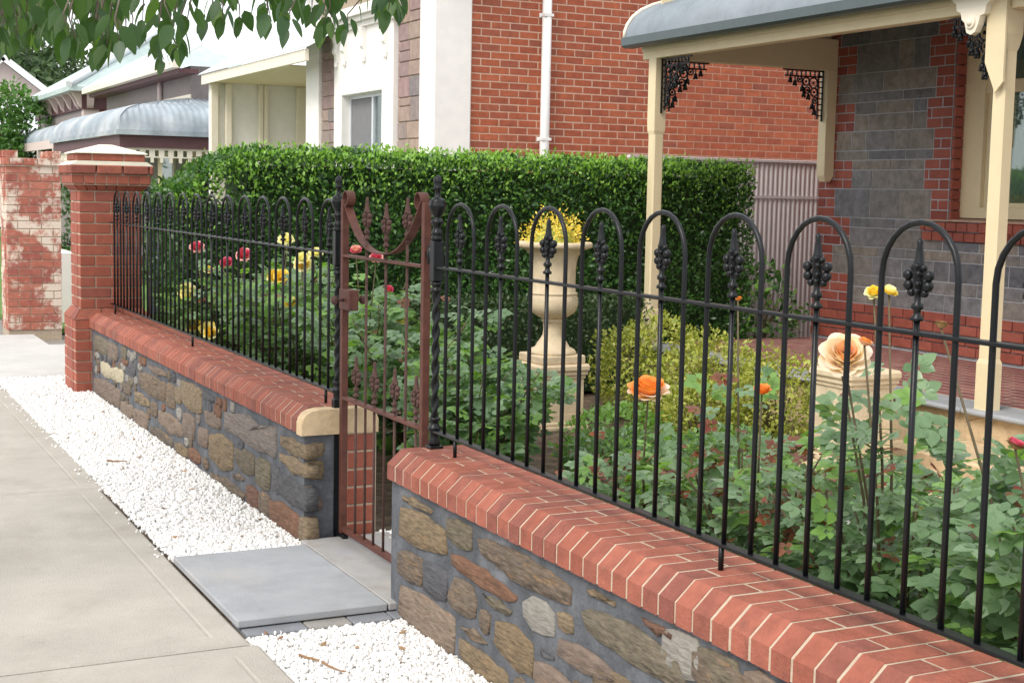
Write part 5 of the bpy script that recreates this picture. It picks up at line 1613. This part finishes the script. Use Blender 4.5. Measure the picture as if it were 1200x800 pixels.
def rose_bush(x, y, r, h, nleaf, label, group, size=.11, nobj=0, z0=.02, red=.05, blooms=(), m='rose', bright=.2, ncane=11, lean=(0, 0)):
    t = thing('rose_bush', (x, y, z0), label, 'rose bush', group)
    if nobj > 100:
        size *= .84; nleaf = int(nleaf * 1.35)
    nleaf = int(nleaf * 1.6)
    canes = []
    mb = MB()
    for k in range(ncane):
        a = 2 * math.pi * k / ncane + random.uniform(-.3, .3)
        rr = r * random.uniform(.45, 1.0); hh = h * random.uniform(.72, 1.0)
        pts = []
        for i in range(7):
            u = i / 6
            pts.append(Vector((x + math.cos(a) * rr * u ** 1.1 + lean[0] * u + random.uniform(-.02, .02), y + math.sin(a) * rr * u ** 1.1 + lean[1] * u + random.uniform(-.02, .02), z0 + hh * (u ** .8))))
        canes.append(pts)
        mb.tube(pts, [.009, .008, .007, .006, .005, .004, .003], 5)
    for b in blooms:                                        # a cane up to every bloom
        p = Vector(b[0]); q = Vector((x + (p.x - x) * .3, y + (p.y - y) * .3, z0 + .25))
        pts = [Vector((x, y, z0)), q, q.lerp(p, .5) + Vector((random.uniform(-.03, .03), random.uniform(-.03, .03), .03)), p - Vector((0, 0, b[1] * .25))]
        canes.append([pts[0].lerp(pts[1], .5), pts[1], pts[1].lerp(pts[2], .5), pts[2], pts[2].lerp(pts[3], .55)])
        mb.tube(pts, [.008, .006, .0045, .003], 5)
    mb.build('canes', 'stem', t)
    P = []; D = []; Nn = []
    for k in range(nleaf):
        c_ = random.choice(canes)
        u = random.random() ** .72 * (len(c_) - 1)
        i = min(int(u), len(c_) - 2)
        p = c_[i].lerp(c_[i + 1], u - i)
        a = random.uniform(0, 6.28)
        out = Vector((math.cos(a), math.sin(a), random.uniform(-.25, .5)))
        rad = Vector((p.x - x, p.y - y, 0))
        if rad.length > .02: out += rad.normalized() * .5
        off = out.normalized() * random.uniform(0, .14)
        P.append(tuple(p + off)); D.append(tuple(out))
        Nn.append((random.gauss(0, .5) - .25, random.gauss(0, .5) - .25, 1))
    P = np.array(P); D = np.array(D); Nn = np.array(Nn)
    S = np.array([random.uniform(.75, 1.25) * size for _ in P])
    mats = []
    for p in P:
        q = random.random()
        hi = (p[2] - z0) / h
        mats.append('redleaf' if q < red * (1.1 if hi > .66 else .08) else ('rose2' if q > 1 - bright else m))
    for i_ in range(len(P)):
        if mats[i_] == 'redleaf': S[i_] *= .72
    order = np.argsort((P[:, 0]) ** 2 + (P[:, 1]) ** 2)
    F = frames(D, Nn)
    no = order[:nobj]
    for i in no:
        M3 = Matrix([list(F[i][k]) for k in range(3)])
        o = put('leaf', cl_mesh(int(i) % 3, mats[i]), tuple(P[i]), t, M3.to_euler())
        o.scale = (S[i],) * 3
    rest = order[nobj:]
    for mm in ('rose', 'rose2', 'redleaf', 'darkleaf'):
        idx = [i for i in rest if mats[i] == mm]
        if idx:
            leaf_cloud({'rose': 'foliage', 'rose2': 'bright_foliage', 'redleaf': 'red_foliage', 'darkleaf': 'foliage'}[mm], mm, P[idx], D[idx], Nn[idx], S[idx], CL[0], t, (x, y, z0), kind='stuff' if nobj else None)
    for b in blooms:
        bloom(t, *b[:4], tilt=b[4] if len(b) > 4 else (0, 0), open_=b[5] if len(b) > 5 else 1., separate=(b[6] if len(b) > 6 else False), split=(b[7] if len(b) > 7 else 18))
    return t
PINK_DRY = [((2.45, 2.354, 1.055), .022, 'pink', 'dry', (.3, .2), .6)]
G1 = 'roses behind the near fence'
G2 = 'roses behind the far fence'
rose_bush(2.86, 1.75, .42, 1.02, 260, 'rose bush behind the fence at the right edge, nearest the camera', G1, .12, 170, red=.03, bright=.3)
rose_bush(2.80, 2.42, .42, 1.00, 330, 'rose bush with a withered pink bloom and a dried bud on tall stems', G1, .125, 260, red=.03, bright=.22,
          blooms=PINK_DRY + [((2.60, 2.767, 1.285), .018, 'dry', 'dry', (0, .2), .4)])
rose_bush(2.82, 3.12, .40, .84, 330, 'rose bush carrying the big peach bloom and a pale yellow cluster', G1, .11, 250, red=.12, bright=.15,
          blooms=[((2.50, 3.016, 1.185), .056, 'peach', 'palepeach', (.75, -.40), .95, True, 7), ((2.52, 3.075, 1.215), .018, 'orange', 'orange', (.3, 0), .5), ((2.51, 2.95, 1.225), .02, 'orange', 'peach', (.2, .3), .5),
                  ((2.75, 3.202, 1.337), .022, 'yellow', 'lemon', (.5, -.3), 1.0), ((2.76, 3.150, 1.345), .021, 'lemon', 'yellow', (.4, .1), .9)])
rose_bush(2.80, 3.80, .40, .76, 320, 'red tipped rose bush with a small round orange bloom and a tall green bud', G1, .105, 230, red=.30, bright=.15,
          blooms=[((2.62, 3.538, 1.015), .026, 'orange', 'orange', (.3, -.2), .45), ((2.70, 3.792, 1.275), .014, 'orange', 'orange', (0, .1), .25)])
rose_bush(2.80, 4.45, .42, .66, 320, 'rose bush carrying one large orange bloom fading to pale petals', G1, .105, 220, red=.22, bright=.2,
          blooms=[((2.62, 4.189, .93), .060, 'orange', 'palepeach', (.30, -.15), .9, True, 21)])
rose_bush(2.64, 4.84, .26, .40, 170, 'low rose bush tucked behind the gate end of the near wall', G1, .10, 90, red=.10, bright=.25)
rose_bush(3.35, 4.75, .42, .42, 240, 'low spreading rose bush beside the garden path', G1, .105, 60, red=.12, bright=.25)
rose_bush(3.60, 2.55, .50, .66, 240, 'rose bush in the second row at the right, behind the withered bloom', G1, .12, 60, red=.03)
rose_bush(3.62, 3.40, .50, .60, 260, 'rose bush in the second row, behind the big peach bloom', G1, .12, 60, red=.05)
rose_bush(3.65, 4.30, .50, .50, 260, 'rose bush in the second row, behind the large orange bloom', G1, .115, 60, red=.08)
rose_bush(4.45, 4.6, .5, .36, 220, 'rose bush near the verandah steps, behind the second row', G1, .115, 0, red=.05)
rose_bush(3.18, 6.75, .42, .74, 440, 'dense leafy rose bush just right of the gate', G2, .115, 120, red=.02, bright=.3, ncane=14)
rose_bush(3.38, 7.45, .34, .50, 260, 'low leafy rose bush between the gate and the urn', G2, .11, 0, red=.01, bright=.2, ncane=12)
rose_bush(2.98, 6.50, .34, .55, 260, 'low leafy rose bush behind the gate, below the middle rail', G2, .11, 60, red=.02, bright=.3)
rose_bush(3.10, 7.55, .50, .88, 420, 'rose bush seen through the gate bars with one cream bloom', G2, .11, 60, red=.02, bright=.25, ncane=14,
          blooms=[((3.30, 8.152, .812), .035, 'lemon', 'lemon', (.6, -.3), .8)])
rose_bush(3.05, 8.25, .48, 1.08, 380, 'rose bush with small pink blooms above the gate latch', G2, .11, 0, red=.03, bright=.25,
          blooms=[((3.0, 8.147, 1.242), .03, 'blush', 'pink', (.6, -.3), .8), ((3.1, 8.064, 1.199), .036, 'pink', 'blush', (.6, -.3), .9), ((3.3, 8.371, .981), .03, 'pink', 'pink', (.6, -.3), .8)])
rose_bush(2.85, 8.85, .46, 1.10, 380, 'yellow rose bush nearest the gate behind the far fence', G2, .11, 0, red=.03, bright=.3,
          blooms=[((2.9, 8.853, 1.117), .05, 'yellow', 'lemon', (.8, -.4), 1.0), ((2.88, 8.80, 1.16), .04, 'lemon', 'lemon', (.7, -.3), .9), ((3.0, 8.895, 1.19), .04, 'lemon', 'lemon', (.6, -.2), .8), ((2.72, 8.55, .90), .035, 'lemon', 'yellow', (.6, -.4), .9)])
rose_bush(2.90, 9.50, .46, 1.12, 380, 'tall rose bush with a row of yellow and cream blooms', G2, .11, 0, red=.04, bright=.3,
          blooms=[((2.9, 9.462, 1.004), .048, 'yellow', 'lemon', (.8, -.4), 1.0), ((2.9, 9.308, 1.013), .045, 'yellow', 'yellow', (.8, -.4), .9), ((3.0, 9.534, 1.251), .046, 'lemon', 'lemon', (.7, -.3), .9), ((2.98, 9.42, 1.255), .036, 'lemon', 'lemon', (.7, -.3), .9)])
rose_bush(2.75, 10.1, .42, 1.0, 360, 'rose bush with pink and lemon blooms against the hedge', G2, .11, 0, red=.05, bright=.2,
          blooms=[((2.85, 10.05, 1.122), .05, 'pink', 'blush', (.8, -.4), .9), ((2.74, 10.1, 1.065), .04, 'pink', 'pink', (.8, -.4), .8), ((2.55, 10.2, 1.17), .045, 'pink', 'blush', (.7, -.3), .9), ((2.63, 10.18, 1.01), .03, 'yellow', 'lemon', (.7, -.3), .9),
                  ((2.48, 10.2, .86), .055, 'lemon', 'lemon', (.9, -.5), 1.0), ((2.46, 10.1, .84), .04, 'lemon', 'yellow', (.9, -.5), 1.0), ((2.5, 10.1, .62), .05, 'yellow', 'lemon', (.9, -.4), 1.0), ((2.55, 9.9, .61), .05, 'lemon', 'yellow', (.9, -.4), 1.0), ((2.53, 9.75, .60), .045, 'yellow', 'lemon', (.9, -.4), 1.0)])

# ================================================================== TREES
def twig_tree():
    t = thing('street_tree', (-1.7, 5.6, 0), 'street tree with dark green pointed leaves hanging over the footpath at top left', 'tree')
    mb = MB()
    mb.tube([(-1.7, 5.6, -.1), (-1.68, 5.6, .6), (-1.6, 5.58, 1.8), (-1.45, 5.6, 3.0), (-1.3, 5.7, 4.2), (-1.2, 5.8, 5.4)], [.19, .16, .14, .125, .10, .05], 12)
    mb.build('trunk', 'bark', t)
    limbs = [[(-1.5, 5.6, 2.6), (-.8, 5.7, 2.95), (.2, 5.9, 3.0), (1.2, 6.1, 2.95), (2.1, 6.3, 2.85), (2.7, 6.5, 2.75)],
             [(-1.5, 5.6, 2.5), (-.7, 5.3, 2.8), (.2, 5.1, 2.85), (1.0, 5.0, 2.75), (1.7, 5.0, 2.65)],
             [(-1.45, 5.65, 2.9), (-.7, 6.2, 3.1), (.1, 6.8, 3.05), (1.0, 7.1, 2.9), (1.6, 7.2, 2.75)],
             [(-1.3, 5.7, 4.0), (-.5, 5.3, 4.6), (.4, 5.0, 5.0)], [(-1.3, 5.7, 4.3), (-2.0, 6.2, 4.8), (-2.8, 6.8, 5.1)]]
    for l in limbs:
        n = len(l)
        MB().tube(l, [.07 * (1 - .8 * i / (n - 1)) for i in range(n)], 8).build('limb', 'bark', t)
    allp = [Vector(p) for l in limbs[:3] for p in l] + [Vector(l[i]).lerp(Vector(l[i + 1]), .5) for l in limbs[:3] for i in range(len(l) - 1)]
    tw = MB()
    P = []; D = []
    for (x, y, z) in TWIGS:
        tip = Vector((x, y, z))
        a = min(allp, key=lambda q: (q - tip - Vector((0, 0, .5))).length)
        mid = a.lerp(tip, .55) + Vector((random.uniform(-.08, .08), random.uniform(-.08, .08), .12))
        pts = [a, mid, tip + Vector((random.uniform(-.04, .04), random.uniform(-.04, .04), .14)), tip + Vector((0, 0, .07))]
        tw.tube(pts, [.008, .005, .003, .0015], 5)
        for k in range(8):
            u = k / 7
            q = (mid.lerp(pts[2], u / .6) if u < .6 else pts[2].lerp(pts[3], (u - .6) / .4))
            an = k * 2.4 + random.uniform(-.4, .4)
            P.append(tuple(q + Vector((math.cos(an), math.sin(an), 0)) * .02)); D.append((math.cos(an) * .55, math.sin(an) * .55, random.uniform(-1.4, -.7)))
    tw.build('twigs', 'bark', t)
    P = np.array(P); D = np.array(D)
    Nn = rand_dirs(len(P), D * np.array([1, 1, 0]) + np.array([0, 0, .4]), .35)
    S = rng.uniform(.070, .115, len(P))
    lv = []
    for i in range(3):
        tv, tf = leaf_shape(.47, .06, .10, .04, 5)
        me = bpy.data.meshes.new('leaf'); me.from_pydata([tuple(v) for v in tv], [], [list(f) for f in tf]); me.polygons.foreach_set('use_smooth', [True] * len(tf)); me.materials.append(MT['treeleaf']); me.update(); lv.append(me)
    F = frames(D, Nn)
    vis = sorted(range(len(P)), key=lambda i: P[i][2] / 1.0)
    for i in vis[:300]:
        M3 = Matrix([list(F[i][k]) for k in range(3)])
        o = put('leaf', lv[i % 3], tuple(P[i]), t, M3.to_euler()); o.scale = (S[i],) * 3
    r_ = vis[300:]
    leaf_cloud('upper_leaves', 'treeleaf', P[r_], D[r_], Nn[r_], S[r_], LEAF_L, t, (-1.7, 5.6, 0), kind='stuff')
    n = 2600                                               # the crown above the frame
    c0 = np.array([-.2, 5.9, 4.4]); d = rng.normal(size=(n, 3)); d /= np.linalg.norm(d, axis=1, keepdims=True)
    P = c0 + d * np.array([2.6, 2.4, 1.4]) * rng.uniform(.3, 1, (n, 1)); P = P[P[:, 2] > 3.15]
    leaf_cloud('crown', 'treeleaf', P, rand_dirs(len(P), (0, 0, -1.), .6), rand_dirs(len(P), (0, 0, .4), .8), rng.uniform(.08, .13, len(P)), LEAF_M, t, (-1.7, 5.6, 0), kind='stuff')
TWIGS= [(1.1, 7.02, 2.24), (1.35, 7.26, 2.21), (0.78, 7.61, 2.27), (0.82, 5.14, 2.05), (0.91, 6.37, 2.22), (0.83, 5.45, 2.17), (0.88, 7.03, 2.14), (0.61, 5.32, 2.02), (0.76, 4.85, 2.1), (0.97, 5.37, 2.11), (1.05, 5.54, 2.05), (1.24, 6.6, 2.19), (0.81, 6.84, 2.12), (1.05, 5.57, 2.05), (0.7, 5.3, 2.11), (0.7, 6.65, 2.21), (0.59, 5.92, 2.09), (0.8, 6.23, 2.1), (0.88, 6.86, 2.21), (0.53, 5.02, 1.98), (0.82, 4.86, 2.0), (1.1, 6.38, 2.19), (0.55, 5.48, 2.13), (1.28, 6.81, 2.26), (1.06, 5.7, 2.05), (0.93, 7.04, 2.22), (0.79, 7.17, 2.18), (1.32, 7.36, 2.33), (0.72, 6.66, 2.2), (1.34, 7.28, 2.28), (0.86, 5.73, 2.16), (0.62, 5.35, 2.11), (0.86, 5.26, 2.04), (0.67, 6.45, 2.09), (0.89, 6.53, 2.23), (1.91, 5.52, 2.19), (0.58, 5.02, 1.98), (1.2, 5.0, 2.02), (1.93, 6.12, 2.22), (1.86, 5.58, 2.24), (0.8, 5.69, 2.09), (1.58, 6.93, 2.12), (2.21, 5.57, 2.3), (1.65, 5.26, 2.17), (1.22, 5.72, 2.17), (2.37, 5.9, 2.33), (1.19, 4.89, 2.08), (1.25, 7.14, 2.18), (1.37, 6.81, 2.19), (1.97, 6.49, 2.29), (1.11, 5.49, 2.08), (1.54, 6.48, 2.14), (1.19, 6.53, 2.11), (1.61, 6.04, 2.28), (1.03, 6.07, 2.12), (2.22, 6.47, 2.27), (1.33, 6.73, 2.2), (2.28, 6.58, 2.32), (2.48, 6.87, 2.33), (2.22, 5.69, 2.29), (1.08, 7.44, 2.25), (1.55, 6.56, 2.15), (2.05, 6.51, 2.34), (1.53, 5.7, 2.18), (1.75, 6.23, 2.25), (1.54, 4.93, 2.18), (1.18, 5.27, 2.05), (1.4, 4.65, 2.1), (1.13, 4.82, 2.06), (0.74, 5.39, 2.11), (0.94, 6.13, 2.24), (1.3, 6.31, 2.17), (0.8, 4.82, 2.0), (1.24, 5.81, 2.16), (0.78, 5.93, 2.09), (0.57, 5.21, 2.04), (1.58, 6.15, 2.24), (2.12, 5.41, 2.24), (1.84, 5.39, 2.16), (0.89, 6.44, 2.18), (2.3, 5.88, 2.29), (0.94, 4.75, 1.99), (0.85, 6.6, 2.17), (1.02, 7.34, 2.25)]
twig_tree()

def far_tree(name, x, y, h, r, n, size, m, label):
    t = thing(name, (x, y, 0), label, 'tree')
    MB().tube([(x, y, -.2), (x + .1, y, h * .3), (x - .1, y, h * .7)], [.03 * h, .022 * h, .008 * h], 8).build('trunk', 'bark', t)
    mb = MB(); P = []
    cl = []
    for k in range(16):
        a = random.uniform(0, 6.28); rr = r * random.uniform(.2, .8); zz = h * random.uniform(.45, .92)
        q = Vector((x + math.cos(a) * rr, y + math.sin(a) * rr, zz)); cl.append(q)
        mb.tube([(x, y, h * .35), tuple(Vector((x, y, h * .45)).lerp(q, .6)), tuple(q)], [.012 * h, .008 * h, .003 * h], 5)
    mb.build('limbs', 'bark', t)
    d = rng.normal(size=(n, 3)); d /= np.linalg.norm(d, axis=1, keepdims=True)
    cc = np.array([tuple(cl[i % len(cl)]) for i in range(n)])
    P = cc + d * (r * .42 * rng.uniform(.55, 1.1, (n, 1))) * np.array([1, 1, .8])
    leaf_cloud('crown', m, P, rand_dirs(n, d, .7), rand_dirs(n, d + np.array([0, 0, .5]), .6), rng.uniform(size * .6, size * 1.3, n), LEAF_S, t, (x, y, 0))
far_tree('background_tree', 9.6, 70, 9.4, 3.4, 9000, .34, 'farleaf', 'tall olive green tree behind the white gabled house')
far_tree('background_tree', 6.0, 66, 11.0, 4.0, 9000, .34, 'farleaf', 'darker tall tree at the left edge behind the hanging leaves')
far_tree('background_tree', 5.0, 44, 4.3, 1.7, 6000, .16, 'farleaf2', 'bright green small tree in front of the white gabled house')
